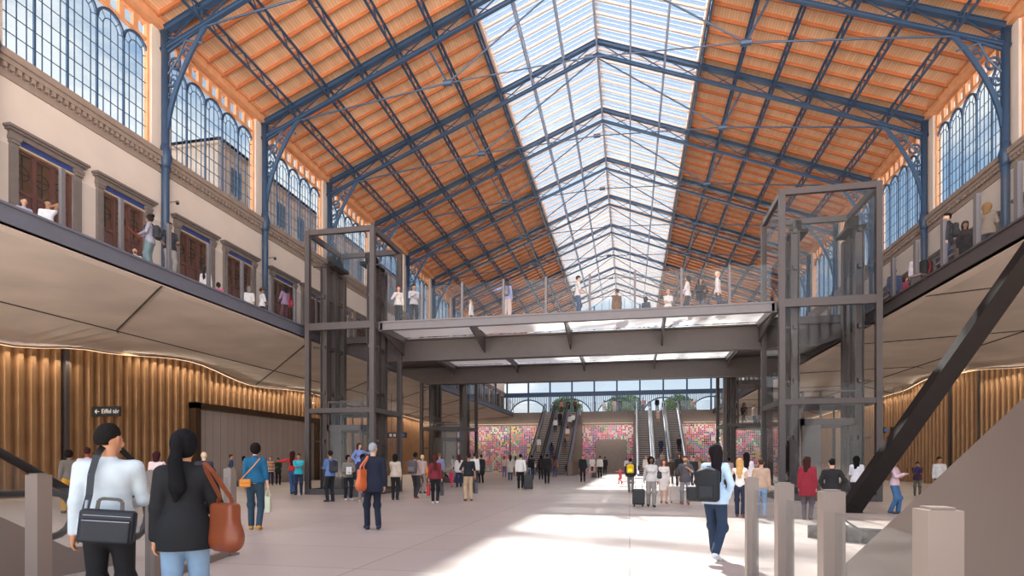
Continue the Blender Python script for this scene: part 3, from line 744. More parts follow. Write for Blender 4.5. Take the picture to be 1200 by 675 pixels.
# ------------------------------------------------------------------ signs
def text_mesh(s,size,m,parent,loc,rot,name='lettering',depth=.004):
    c=bpy.data.curves.new(name,'FONT'); c.body=s; c.size=size; c.extrude=depth; c.align_x='LEFT'; c.align_y='CENTER'
    o=bpy.data.objects.new(name,c); 
    COL.objects.link(o); dg=bpy.context.evaluated_depsgraph_get(); dg.update()
    me=bpy.data.meshes.new_from_object(o.evaluated_get(dg)); bpy.data.objects.remove(o)
    me.materials.clear(); me.materials.append(m)
    o=bpy.data.objects.new(name,me); COL.objects.link(o); o.parent=parent; o.location=loc; o.rotation_euler=rot; return o
M['white']=mat('white lettering',(240,240,236),.5,var=0); M['yellow']=mat('yellow lettering',(236,200,40),.5,var=0); M['cyan']=mat('blue pictogram',(60,120,220),.5,var=0)
def sign(x,y,z,w,h,rz,txt,tcol,lab,arrow=False,extra=None,hang=1.5):
    r=empty('direction_sign',(x,y,z),rz)
    MB().box(0,w,-.04,.04,-h/2,h/2).build('sign_panel',M['sign'],r)
    hgr=MB(); hgr.bar((w*.2,.0,h/2),(w*.2,0,h/2+hang),.03); hgr.bar((w*.8,0,h/2),(w*.8,0,h/2+hang),.03); hgr.build('hanger',M['dsteel'],r)
    x0=h*.4
    if arrow:
        a=MB(); a.bar((x0,-.05,0),(x0+h*.5,-.05,0),.02,h*.09); a.bar((x0,-.05,0),(x0+h*.22,-.05,h*.2),.02,h*.09); a.bar((x0,-.05,0),(x0+h*.22,-.05,-h*.2),.02,h*.09); a.build('arrow',M['white'],r); x0+=h*.75
    if txt: text_mesh(txt,h*.62,M[tcol],r,(x0,-.045,0),(PI/2,0,0))
    if extra:
        for i,c in enumerate(extra): MB().box(x0+i*h*.8,x0+i*h*.8+h*.5,-.05,-.04,-h*.25,h*.25).build('pictogram',M[c],r)
    tag(r,lab,'sign'); return r
def dome_camera(x,y,z,sx,lab):
    r=empty('security_camera',(x,y,z)); r.scale=(.65,.65,.65); m=MB(); m.bar((0,0,.12),(-sx*.8,0,.12),.05); m.tube([(0,0,.14),(0,0,.02)],[.11,.13],12); m.build('mount',M['msteel'],r)
    m=MB(); m.tube([(0,0,.02),(0,0,-.05),(0,0,-.1),(0,0,-.13)],[.12,.11,.08,.02],12); m.build('dome',M['black'],r,True); tag(r,lab,'camera','dome cameras on the iron columns')
dome_camera(XL+.85,tr_y(2),13.4,1,'small dome camera on the first blue column of the left wall')
dome_camera(XL+.85,tr_y(3),13.4,1,'small dome camera on the second blue column of the left wall')
dome_camera(XR-.85,tr_y(3),12.6,-1,'small dome camera on a blue column of the right wall')
# ------------------------------------------------------------------ people : implicit bodies polygonised with surface nets
def V3(*a): return np.array(a,float)
class SDF:
    def __init__(s,k=.03): s.p=[]; s.k=k; s.cuts=[]; s.bounds=[]
    def cap(s,a,b,r1,r2=None,ys=1.0,k=None,fl=None):
        """tapered capsule; ys<1 flattens it front to back"""
        r2=r1 if r2 is None else r2; a=np.array(a,float); b=np.array(b,float)
        s.p.append((a,b,r1,r2,ys,k if k is not None else s.k,0)); return s
    def ell(s,c,r,k=None):
        c=np.array(c,float); s.p.append((c,np.array(r,float),0,0,1,k if k is not None else s.k,1)); return s
    def box(s,c,h,r,k=None):
        s.p.append((np.array(c,float),np.array(h,float),r,0,1,k if k is not None else .001,2)); return s
    def cut(s,n,d): s.cuts.append((np.array(n,float),d)); return s       # keep n.p<d
    def sub(s,c,r): s.cuts.append((np.array(c,float),np.array(r,float),'e')); return s
    def mesh(s,name,res):
        lo=[];hi=[]
        for a,b,r1,r2,ys,k,t in s.p:
            if t==0: R=max(r1,r2)+.03; lo.append(np.minimum(a,b)-R); hi.append(np.maximum(a,b)+R)
            elif t==1: lo.append(a-b-.03); hi.append(a+b+.03)
            else: lo.append(a-b-r1-.03); hi.append(a+b+r1+.03)
        lo=np.min(lo,0)-2*res; hi=np.max(hi,0)+2*res
        n=np.ceil((hi-lo)/res).astype(int)+1
        ax=[lo[i]+res*np.arange(n[i]) for i in range(3)]
        F=np.full(n,.2,dtype=np.float32)
        for a,b,r1,r2,ys,k,t in s.p:
            if t==0: R=max(r1,r2)+.06+k; l=np.minimum(a,b)-R; h=np.maximum(a,b)+R
            elif t==1: l=a-b-.06-k; h=a+b+.06+k
            else: l=a-b-r1-.06-k; h=a+b+r1+.06+k
            i0=np.maximum(0,((l-lo)/res).astype(int)); i1=np.minimum(n,((h-lo)/res).astype(int)+2)
            X=ax[0][i0[0]:i1[0]][:,None,None]; Y=ax[1][i0[1]:i1[1]][None,:,None]; Z=ax[2][i0[2]:i1[2]][None,None,:]
            if t==0:
                sy=1/ys; ab=(b-a)*V3(1,sy,1); L2=max(1e-9,(ab**2).sum())
                px=X-a[0]; py=(Y-a[1])*sy; pz=Z-a[2]
                tt=np.clip((px*ab[0]+py*ab[1]+pz*ab[2])/L2,0,1)
                d=np.sqrt((px-tt*ab[0])**2+(py-tt*ab[1])**2+(pz-tt*ab[2])**2)-(r1+(r2-r1)*tt)
                d=d*(.5+.5*ys)
            elif t==1:
                q=np.sqrt(((X-a[0])/b[0])**2+((Y-a[1])/b[1])**2+((Z-a[2])/b[2])**2); d=(q-1)*min(b)
            else:
                qx=np.abs(X-a[0])-b[0]; qy=np.abs(Y-a[1])-b[1]; qz=np.abs(Z-a[2])-b[2]
                d=np.sqrt(np.maximum(qx,0)**2+np.maximum(qy,0)**2+np.maximum(qz,0)**2)+np.minimum(np.maximum(qx,np.maximum(qy,qz)),0)-r1
            S=F[i0[0]:i1[0],i0[1]:i1[1],i0[2]:i1[2]]
            hh=np.clip(.5+.5*(S-d)/k,0,1); S[...]=S*(1-hh)+d*hh-k*hh*(1-hh)
        for c in s.cuts:
            X=ax[0][:,None,None]; Y=ax[1][None,:,None]; Z=ax[2][None,None,:]
            if len(c)==2: F=np.maximum(F,(c[0][0]*X+c[0][1]*Y+c[0][2]*Z)-c[1])
            else: q=np.sqrt(((X-c[0][0])/c[1][0])**2+((Y-c[0][1])/c[1][1])**2+((Z-c[0][2])/c[1][2])**2); F=np.maximum(F,(1-q)*min(c[1]))
        F=F.astype(np.float32); F[0]=F[-1]=.1; F[:,0]=F[:,-1]=.1; F[:,:,0]=F[:,:,-1]=.1
        return nets(F,lo,res,name)
def nets(F,lo,res,name):
    I=F<0; nx,ny,nz=F.shape
    acc=np.zeros((nx-1,ny-1,nz-1,3),np.float32); cnt=np.zeros((nx-1,ny-1,nz-1),np.float32)
    for axis in range(3):
        o=[x for x in range(3) if x!=axis]
        for u in (0,1):
            for v in (0,1):
                s0=[slice(0,-1)]*3; s1=[slice(0,-1)]*3; s1[axis]=slice(1,None)
                for sl in (s0,s1):
                    if u: sl[o[0]]=slice(1,None)
                    if v: sl[o[1]]=slice(1,None)
                A=F[tuple(s0)];B=F[tuple(s1)]; c=(A<0)!=(B<0)
                t=np.where(c,A/np.where(A-B==0,1,A-B),0)
                acc[...,axis]+=np.where(c,t,0); acc[...,o[0]]+=c*u; acc[...,o[1]]+=c*v; cnt+=c
    act=cnt>0; idx=-np.ones(act.shape,int); idx[act]=np.arange(act.sum())
    P=np.argwhere(act)+acc[act]/cnt[act][:,None]; P=P*res+lo
    quads=[]
    for axis in range(3):
        o=[x for x in range(3) if x!=axis]
        s0=[slice(1,-1)]*3; s1=[slice(1,-1)]*3; s0[axis]=slice(0,-1); s1[axis]=slice(1,None)
        A=I[tuple(s0)];B=I[tuple(s1)]; w=np.argwhere(A!=B)
        if not len(w): continue
        fl=A[tuple(w.T)]; w=w.copy(); w[:,o[0]]+=1; w[:,o[1]]+=1
        e0=np.zeros(3,int);e0[o[0]]=1;e1=np.zeros(3,int);e1[o[1]]=1
        q=np.stack([idx[tuple((w-e0-e1).T)],idx[tuple((w-e1).T)],idx[tuple(w.T)],idx[tuple((w-e0).T)]],1)
        if axis==1: fl=~fl
        q[~fl]=q[~fl][:,::-1]; quads.append(q)
    Q=np.concatenate(quads) if quads else np.zeros((0,4),int)
    me=bpy.data.meshes.new(name); me.vertices.add(len(P)); me.vertices.foreach_set('co',P.astype(np.float32).ravel())
    me.loops.add(Q.size); me.loops.foreach_set('vertex_index',Q.ravel().astype(np.int32)); me.polygons.add(len(Q)); me.polygons.foreach_set('loop_start',(np.arange(len(Q))*4).astype(np.int32))
    me.polygons.foreach_set('loop_total',np.full(len(Q),4,np.int32)); me.polygons.foreach_set('use_smooth',np.ones(len(Q),bool)); me.update(calc_edges=True); me.validate(); return me
def cmat(kind,c,rough=.8,**k):
    return mat('%s %d %d %d'%((kind,)+tuple(c)),c,rough,**k)
def stripe_mat():
    if 'stripes' in M: return M['stripes']
    m,nt,b=new_mat('multicoloured striped knit'); N=nt.nodes; L=nt.links
    tc=N.new('ShaderNodeTexCoord'); sp=N.new('ShaderNodeSeparateXYZ'); L.new(tc.outputs['Object'],sp.inputs[0])
    f=N.new('ShaderNodeMath'); f.operation='MULTIPLY'; f.inputs[1].default_value=5.2; L.new(sp.outputs['Z'],f.inputs[0]); g=N.new('ShaderNodeMath'); g.operation='FRACT'; L.new(f.outputs[0],g.inputs[0])
    cr=N.new('ShaderNodeValToRGB'); cr.color_ramp.interpolation='CONSTANT'; e=cr.color_ramp.elements
    for i in range(2): e.new(.5)
    for i,c in enumerate([(200,60,60),(235,225,210),(50,60,110),(226,180,90)]): e[i].position=i*.25; e[i].color=lin(c)+(1,)
    L.new(g.outputs[0],cr.inputs[0]); L.new(cr.outputs[0],b.inputs['Base Color']); b.inputs['Roughness'].default_value=.9; M['stripes']=m; return m
def ik(a,t,l1,l2,hint):
    a=V3(*a);t=V3(*t);d=t-a;L=np.linalg.norm(d); L2=min(L,(l1+l2)*.999); t=a+d/L*L2; d=d/L
    x=(l1*l1-l2*l2+L2*L2)/(2*L2); h=math.sqrt(max(0,l1*l1-x*x)); hv=V3(*hint); hv=hv-d*hv.dot(d); hv=hv/max(1e-6,np.linalg.norm(hv))
    return a+d*x+hv*h, t
ARM={'down':((.235,.03,.88),(.6,-.8,0)),'fwd':((.21,.22,.95),(.3,-1,0)),'aft':((.235,-.2,.93),(.3,-1,0)),'phone':((.06,.27,1.24),(.7,-.2,-1)),
 'ear':((.1,.03,1.55),(1,.2,-.6)),'hold':((.1,.26,1.08),(.6,-.6,-.5)),'cross':((-.08,.2,1.15),(1,0,-.6)),'hip':((.17,.02,1.0),(1,-.6,0)),
 'out':((.62,.12,1.34),(0,-1,-.3)),'bag':((.26,0,.86),(.5,-.8,0)),'strap':((.12,.16,1.3),(.8,-.3,-1)),'hug':((-.02,.4,1.2),(1,0,-.3)),'back':((.06,-.16,1.0),(1,-.3,0)),
 'reach':((.2,.52,1.22),(.5,0,-1)),'pocket':((.19,.07,.93),(1,-.7,0))}
def make_person(o_name,P,res,root):
    g=P.get('g','m'); fem=g=='f'; kid=P.get('kid',False)
    sh=.155 if fem else .178; hipw=.085; hz=.91
    st=P.get('st',0); bulk=P.get('bulk',1.0)
    HS=1.2 if kid else 1.0
    hd=math.radians(P.get('look',0)); tilt=P.get('tilt',0)   # head yaw / nod
    # legs
    legs=[]
    for s,f in ((-1,st),(1,-st)):
        lift=.0 if f>=0 else .09*abs(f)
        an=(s*(.085+.02*(abs(st)<.05)),.27*f*1.15,.085+lift)
        hip=(s*hipw,0,hz-.015*abs(st)); kn,an_=ik(hip,an,.42,.42,(s*.12,1,0)); legs.append((s,hip,kn,an_,f))
    arms=[]
    lean=P.get('lean',0)
    for s,key in ((-1,P.get('al','down')),(1,P.get('ar','down'))):
        if key=='swing': key='fwd' if (s*st>0) else 'aft'
        tg,hint=ARM[key]; S=(s*sh,-.005,1.405)
        hintv=(s*hint[0],hint[1],hint[2]); tgt=(s*tg[0],tg[1],tg[2]); tgt=(tgt[0]-(s*(.178-sh) if abs(tg[0])>.15 else 0),tgt[1],tgt[2])
        el,wr=ik(S,tgt,.275,.245,hintv); arms.append((s,S,el,wr,key))
    def torso(D,i=0,w=1.0):
        a=.145 if fem else .14; b=.112 if fem else .132; c=.132 if fem else .15
        a,b,c=[q*bulk*w for q in (a,b,c)]
        D.cap((0,0,.9),(0,0,.99),a-.03+i,a-.02+i,.72,.05); D.cap((0,0,.99),(0,.005,1.13),a-.025+i,b-.02+i,.72,.05)
        D.cap((0,.005,1.13),(0,0,1.3),b-.018+i,c-.012+i,.7,.05); D.cap((-sh+.055,-.005,1.385),(sh-.055,-.005,1.385),.062+i,.062+i,.95,.06)
        if fem: D.ell((-.065,.075,1.27),(.06+i,.05+i,.06+i),.04); D.ell((.065,.075,1.27),(.06+i,.05+i,.06+i),.04)
    def arm(D,S,el,wr,i=0,frac=1.0):
        D.cap(S,el,.05+i,.039+i,1,.035)
        if frac>.5: 
            e=el+(wr-el)*min(1,(frac-.5)*2); D.cap(el,e,.04+i,(.04-.013*min(1,(frac-.5)*2))+i,1,.02)
    # ---- body
    B=SDF(.025); torso(B); hc=V3(0,.012,1.625)
    ch,shn=math.cos(hd),math.sin(hd)
    def hp(x,y,z):  # head local -> body (yaw about neck)
        y2=y+tilt*(z-1.5)*-.0; z2=z-tilt*(y)*.6
        return V3(x*ch-y2*shn, x*shn+y2*ch, z2)+V3(0,tilt*(.05 if z>1.55 else 0),-tilt*.015)
    B.cap((0,-.012,1.42),(0,0,1.55),.054 if not fem else .045,.05 if not fem else .042,1,.03)
    B.ell(hp(0,.0,1.645),(.078,.094,.095),.02); B.cap(hp(0,.02,1.6),hp(0,.045,1.56),.055,.036,1,.04)
    B.cap(hp(0,.092,1.635),hp(0,.108,1.605),.010,.014,1,.012)
    B.cap(hp(-.028,.084,1.652),hp(.028,.084,1.652),.012,.012,1,.015); B.cap(hp(-.016,.088,1.575),hp(.016,.088,1.575),.008,.008,1,.01)
    for s in (-1,1): B.cap(hp(s*.084,-.008,1.645),hp(s*.079,.0,1.61),.014,.009,.6,.008); B.ell(hp(s*.04,.07,1.61),(.022,.02,.025),.02)
    fingers=MB()
    for s,S,el,wr,key in arms:
        arm(B,S,el,wr)
        d=(wr-el)/np.linalg.norm(wr-el); side=np.cross(d,V3(0,1,0) if abs(d[1])<.8 else V3(0,0,1)); side/=np.linalg.norm(side)
        # palm: width runs front-back when hanging
        wv=V3(0,1,0)-d*d[1]
        if np.linalg.norm(wv)<.3: wv=V3(1,0,0)-d*d[0]
        wv/=np.linalg.norm(wv); nv=np.cross(d,wv)*(s if False else 1); inn=V3(-s,0,0); nv=nv if nv.dot(inn)>0 else -nv
        B.cap(wr,wr+d*.02,.026,.026,1,.015); B.cap(wr+d*.03-wv*.02,wr+d*.075-wv*.022,.017,.016,1,.012); B.cap(wr+d*.03+wv*.02,wr+d*.075+wv*.022,.017,.015,1,.012); B.cap(wr+d*.03,wr+d*.078,.017,.016,1,.012)
        cu=.9 if key in('bag','phone','ear','hold','strap') else .38
        for j,(o,ln) in enumerate(((.03,.072),(.011,.08),(-.009,.075),(-.028,.058))):
            p=wr+d*.072+wv*o; pts=[p]; dd=d.copy()
            for q,fq in enumerate((.45,.32,.23)):
                an=cu*(.5+.5*q); dd=d*math.cos(an*(q+1)*.8)+nv*math.sin(an*(q+1)*.8); p=p+dd*ln*fq; pts.append(p)
            fingers.tube(pts,[.0095,.009,.0085,.006],6)
        p=wr+d*.025+wv*.03; fingers.tube([p,p+wv*.022+d*.022+nv*.008,p+wv*.03+d*.045+nv*.018,p+wv*.028+d*.062+nv*.024],[.012,.0105,.0095,.007],6)
    for s,hip,kn,an,f in legs:
        q_=1.0 if P['bot'][0] in('none','skirt','shorts') else .84; B.cap(hip,kn,.08*bulk*q_,.052*q_,1,.03); B.cap(kn,an,.05*q_,.036*q_,1,.02); (B.ell(kn+(an-kn)*.28+V3(0,-.018,0),(.046,.046,.09),.03) if q_>.9 else None)
    feet=[]
    for s,hip,kn,an,f in legs:
        pitch=0 if f>=0 else .9*abs(f); fd=V3(s*.12,math.cos(pitch),-math.sin(pitch)); fd/=np.linalg.norm(fd)
        heel=an+V3(0,-.03,-.045); toe=an+fd*.15+V3(0,0,-.055+(.02 if f<0 else 0)); 
        if f>.2: toe=toe+V3(0,0,.03*f)
        feet.append((an,heel,toe)); B.cap(heel,toe,.034,.028,1,.02); B.cap(an,heel,.036,.034,1,.02)
    me=B.mesh('body',res)
    # join finger tubes
    nb=len(me.vertices); bm=bmesh.new(); bm.from_mesh(me); fm=fingers.mesh('f'); bm.from_mesh(fm); bm.to_mesh(me); bm.free(); bpy.data.meshes.remove(fm)
    skin=cmat('skin',P.get('skin',(196,150,120)),.55,var=.03)
    link_mesh('body',me,skin,root,True)
    r2=res
    # ---- upper garment
    kind,col=P['top']; tmat=stripe_mat() if col=='stripes' else cmat('cloth',col,.85,bump=.12,scale=9)
    hem={'shirt':.88,'tee':.9,'jacket':.8,'blazer':.76,'coat':.55,'tunic':.74,'dress':.52,'robe':.3,'sweater':.88,'tank':.9,'crop':.98}.get(kind,.88)
    hem=P.get('hem',hem)
    infl={'shirt':.014,'tee':.014,'jacket':.024,'blazer':.022,'coat':.026,'tunic':.018,'dress':.012,'robe':.03,'sweater':.022,'tank':.01,'crop':.012}.get(kind,.014)
    frac={'tee':.45,'tank':.12,'dress':.2}.get(kind,.97); frac=P.get('sleeve',frac)
    T=SDF(.03); torso(T,infl)
    if hem<.86:
        fl=.168+ (.03 if kind in('coat','dress','robe') else .012)
        T.cap((0,0,1.06),(0,0,.93),.118*bulk+infl,.168*bulk+infl,.72,.05); T.cap((0,0,.93),(0,.0,hem-.02),.17*bulk+infl,fl*bulk+infl,.74,.05)
    elif kind in('shirt','sweater','tee','jacket'): T.cap((0,0,1.06),(0,0,.94),.118*bulk+infl,.166*bulk+infl,.72,.04); T.cap((0,0,.94),(0,0,.87),.166*bulk+infl,.174*bulk+infl,.72,.04)
    for s,S,el,wr,key in arms:
        if frac>.2: arm(T,S,el,wr,infl*.8,frac)
        else: T.cap(S,S,.05+infl,.05+infl)
    if frac<=.5:
        pass
    if kind in('shirt','jacket','blazer','coat','sweater'): T.cap((0,-.012,1.43),(0,-.006,1.475),.058,.054,1,.02); zn=1.49
    else: zn=1.465
    T.cut((0,.35,1),zn+.0); T.cut((0,0,-1),-hem)
    if frac<=.45:
        # short sleeve : cut arms under the sleeve end
        for s,S,el,wr,key in arms: pass
    top=link_mesh({'coat':'coat','dress':'dress','jacket':'jacket','blazer':'blazer','sweater':'sweater','robe':'robe'}.get(kind,'shirt'),T.mesh('top',r2),tmat,root,True)
    if kind in('blazer','jacket') and P.get('inner') :
        pass
    # ---- lower garment
    kind2,c2=P['bot']; bmat=cmat('cloth',c2,.85,bump=.1,scale=9)
    if kind2!='none':
        G=SDF(.03); wi={'jeans':.014,'slim':.010,'wide':.03,'chino':.018,'shorts':.02,'skirt':.01}.get(kind2,.014)
        G.cap((0,0,.9),(0,0,.99),(.118 if fem else .112)*bulk+wi*.6,(.122 if fem else .114)*bulk+.004,.74,.05)
        if kind2=='skirt':
            G.cap((0,0,.98),(0,0,P.get('shem',.55)),.115,.165,.8,.04); G.cut((0,0,-1),-P.get('shem',.55))
        else:
            low=.56 if kind2=='shorts' else P.get('cuff',.07)
            for s,hip,kn,an,f in legs:
                G.cap(hip,kn,.08*bulk+wi,.053+wi*1.3,1,.03); G.ell(kn+V3(0,.004,0),(.076+wi,.08+wi,.095),.02); e=kn+(an-kn)*(1.02 if kind2!='shorts' else .1); G.cap(kn,e,.053+wi*1.3,.043+wi*1.5,1,.02)
            if kind2=='shorts': G.cut((0,0,-1),-.5)
            else: G.cut((0,0,-1),-low)
        G.cut((0,0,1),1.03)
        link_mesh({'skirt':'skirt','shorts':'shorts','jeans':'jeans'}.get(kind2,'trousers'),G.mesh('bottom',r2),bmat,root,True)
    # ---- shoes
    Sx=SDF(.02)
    for an,heel,toe in feet:
        Sx.cap(heel,toe,.043,.036,1,.02); 
        if P.get('boot'): Sx.cap(an+V3(0,0,.1),heel,.05,.045,1,.02)
        else: Sx.cap(an+V3(0,0,-.02),heel,.04,.042,1,.02)
    link_mesh('shoes',Sx.mesh('shoes',r2),cmat('leather',P.get('shoe',(34,30,30)),.5),root,True)
    # ---- hair
    hs=P.get('hair','short'); hcol=P.get('hc',(30,24,22))
    if hs!='bald':
        Hh=SDF(.02)
        if hs in('short','buzz'): Hh.ell(hp(0,-.012,1.678),(.084,.102,.086) if hs=='short' else (.08,.098,.08),.02); Hh.ell(hp(0,-.045,1.63),(.072,.062,.085),.02)
        else: Hh.ell(hp(0,-.012,1.662),(.088,.104,.098),.02)
        q=.0 if hs in('short','buzz') else .01
        if hs in('long','pony','bun','bob','curly'): Hh.ell(hp(0,-.02,1.64),(.092+q,.1,.108+q),.02)
        if hs=='long': Hh.cap(hp(0,-.05,1.62),hp(0,-.085,1.36),.085,.06,.6,.04); Hh.cap(hp(-.05,-.03,1.6),hp(-.07,-.03,1.42),.045,.03,1,.03); Hh.cap(hp(.05,-.03,1.6),hp(.07,-.03,1.42),.045,.03,1,.03)
        if hs=='verylong': Hh.ell(hp(0,-.02,1.64),(.1,.106,.115),.02); Hh.cap(hp(0,-.06,1.62),hp(0,-.11,1.2),.085,.05,.6,.04); Hh.cap(hp(-.04,-.06,1.6),hp(-.06,-.09,1.3),.05,.03,1,.03); Hh.cap(hp(.05,-.04,1.6),hp(.07,-.05,1.3),.05,.03,1,.03)
        if hs=='bob': Hh.cap(hp(0,-.03,1.63),hp(0,-.04,1.52),.095,.085,.85,.03)
        if hs=='bun': Hh.ell(hp(0,-.1,1.71),(.05,.05,.05),.02)
        if hs=='pony':
            Hh.ell(hp(0,-.115,1.66),(.035,.035,.035),.02); Hh.cap(hp(0,-.12,1.65),hp(.0,-.15,1.5),.032,.048,.8,.02); Hh.cap(hp(0,-.15,1.5),hp(.01,-.13,1.3),.048,.06,.6,.02); Hh.cap(hp(.0,-.13,1.3),hp(-.01,-.125,1.2),.055,.02,.6,.02)
        if hs=='curly': Hh.ell(hp(0,-.025,1.63),(.125,.12,.13),.02); Hh.cap(hp(0,-.04,1.6),hp(0,-.06,1.46),.11,.09,.8,.03)
        Hh.sub(hp(0,.125,1.60),(.074,.085,.095)); 
        if hs in('short','buzz'): Hh.cut((0,-.9,-1) if False else (0,0,-1),-1.58); Hh.sub(hp(0,.03,1.575),(.12,.055,.07))
        link_mesh('hair',Hh.mesh('hair',min(res,.014)),cmat('hair',hcol,.8,bump=.4,scale=30,var=.2,spec=.15),root,True)
    if P.get('near') or P.get('face',True) and res<.021:
        e=MB()
        for s in (-1,1):
            a=hp(s*.03,.0835,1.64); e.tube([a+V3(-.009*ch,-.009*shn,0),a+V3(.009*ch,.009*shn,0)],.0065,8)
        e.build('eyes',cmat('eye',(40,26,22),.3),root)
        e=MB(); a=hp(-.02,.0935,1.578); b=hp(.02,.0935,1.578); e.tube([a,(a+b)/2+V3(-.004*shn,.004*ch,0),b],[.003,.006,.003],6); e.build('lips',cmat('lip',tuple(int(v*.75) for v in P.get('skin',(196,150,120))),.5),root)
    if P.get('beard'):
        Bd=SDF(.02); Bd.cap(hp(0,.03,1.585),hp(0,.052,1.557),.056,.04,1,.03); Bd.cut((0,0,1),1.6); Bd.cut((0,-1,0),-.01); link_mesh('beard',Bd.mesh('beard',.012),cmat('hair',hcol,.7,bump=.3),root,True)
    if P.get('scarf'):
        Sc=SDF(.02); Sc.cap((0,0,1.44),(0,0,1.47),.085,.08,1,.02); Sc.cap((.02,.1,1.42),(.03,.13,1.15),.04,.035,.6,.02); link_mesh('scarf',Sc.mesh('scarf',.016),cmat('cloth',P['scarf'],.9),root,True)
    if P.get('cap'):
        Cp=SDF(.02); Cp.ell(hp(0,0,1.68),(.1,.115,.085),.02); Cp.cut((0,0,-1),-1.67); Cp.cap(hp(0,.1,1.675),hp(0,.16,1.67),.055,.04,1,.02); link_mesh('cap',Cp.mesh('cap',.014),cmat('cloth',P['cap'],.8),root,True)
    return arms
# ---- pixel helpers : a place in the hall from where it shows in the photograph
TH=math.radians(11.5)
def at(px,D,z=0):
    u=(px-600)/678; return Vector((D*(-math.sin(TH)+u*math.cos(TH)), D*(math.cos(TH)+u*math.sin(TH)), z))
PEOPLE={}
def person(pid,lab,px,head,foot,a,g,hair,hc,skin,top,bot,shoe=(36,32,32),level=0,D=None,h=None,group=None,z=None,pos=None,**k):
    base=0 if level==0 else DECK
    if z is not None: base=z
    ez=EYE-base
    if D is None and pos is None:
        D=ez*678/(foot-540)
    if pos is not None:
        loc=Vector((pos[0],pos[1],base)); D=-math.sin(TH)*-1*0+ (loc.y*math.cos(TH)-loc.x*math.sin(TH))
    else: loc=at(px,D,base)
    if h is None:
        zt=(540-head)/678*D+EYE; h=zt-base
        if foot is not None: h=.5*h+.5*(foot-head)/678*D
        lo,hi=(.9,1.45) if k.get('kid') else (1.5,1.88); h=max(lo,min(hi,h))
    alpha=math.atan2(loc.x,loc.y); s=h/1.755
    root=empty('person',loc,-alpha-math.radians(a)); root.scale=(s,s,s)
    P=dict(g=g,hair=hair,hc=hc,skin=skin,top=top,bot=bot,shoe=shoe); P.update(k)
    res=.0085 if D<6 else .011 if D<10 else .014 if D<15 else .018 if D<26 else .024 if D<40 else .03
    arms=make_person('person',P,res,root)
    tag(root,lab,'person',group); PEOPLE[pid]=(root,arms,s); return root
def wpt(pid,p):
    r,_,s=PEOPLE[pid]; return Matrix.Translation(r.location)@Matrix.Rotation(r.rotation_euler.z,4,'Z')@Vector((p[0]*s,p[1]*s,p[2]*s))
def hand(pid,side):   # grip point under the palm
    r,arms,s=PEOPLE[pid]; q=arms[0 if side<0 else 1]; d=(q[3]-q[2]); d=d/np.linalg.norm(d); return wpt(pid,q[3]+d*.085)
# ---- bags
def bag_root(name,pid,loc,lab,cat,rz=0,grp=None):
    r=empty(name,loc,PEOPLE[pid][0].rotation_euler.z+rz); tag(r,lab,cat,grp); return r
def backpack(pid,col,lab,w=.29,h=.43,d=.14,z=1.2,zc=None,y=-.2,col2=None,x=0):
    r=bag_root('backpack',pid,wpt(pid,(x,y,z)),lab,'backpack'); m=cmat('bag',col,.7,bump=.1)
    B=SDF(.03); B.box((0,0,0),(w/2-.05,d/2-.04,h/2-.07),.05); B.ell((0,0,h*.3),(w*.42,d*.5,h*.25),.04)
    link_mesh('pack_body',B.mesh('p',.012),m,r,True)
    B=SDF(.02); B.box((0,-d/2-.005,-h*.17),(w/2-.08,.015,h*.14),.02); link_mesh('front_pocket',B.mesh('p',.01),cmat('bag',col2 or tuple(min(255,int(v*1.25)+8) for v in col),.7),r,True)
    s=MB()
    for q in (-1,1): s.strip([(q*.08,d/2+.0,h*.36),(q*.1,d/2+.03,h*.5),(q*.1,d/2+.17,h*.52),(q*.11,d/2+.27,h*.25),(q*.12,d/2+.2,-h*.1),(q*.1,d/2,-h*.35)],.035,.012,(1,0,0))
    s.build('shoulder_straps',m,r); MB().tube([(-.03,.02,h*.5),(-.02,.02,h*.56),(.02,.02,h*.56),(.03,.02,h*.5)],.008,6).build('grab_handle',m,r); return r
def shopping_bag(pid,side,col,lab,w=.3,h=.36,d=.1,rz=0,drop=.13,kind='shopping_bag',m2=None,rot=PI/2):
    p=hand(pid,side); r=bag_root(kind,pid,(p.x,p.y,p.z-drop-h),lab,'bag',rz+rot); m=cmat('bag',col,.6)
    q=MB(); q.add([(-w/2,-d/2,0),(w/2,-d/2,0),(w/2,d/2,0),(-w/2,d/2,0),(-w/2-.01,-d/2-.0,h),(w/2+.01,-d/2,h),(w/2+.01,d/2,h),(-w/2-.01,d/2,h),(-w/2-.012,0,h*.97),(w/2+.012,0,h*.97)],
        [(3,2,1,0),(0,1,5,4),(2,3,7,6),(1,2,6,9,5),(3,0,4,8,7),(4,5,9,8),(8,9,6,7)]); q.build('bag_body',m,r)
    s=MB()
    for yy in (-d/2,d/2): s.tube([(-w*.25,yy,h-.02),(-w*.12,yy*.4,h+drop*.8),(0,0,h+drop),(w*.12,yy*.4,h+drop*.8),(w*.25,yy,h-.02)],.007,6)
    s.build('bag_handles',m2 or m,r); return r
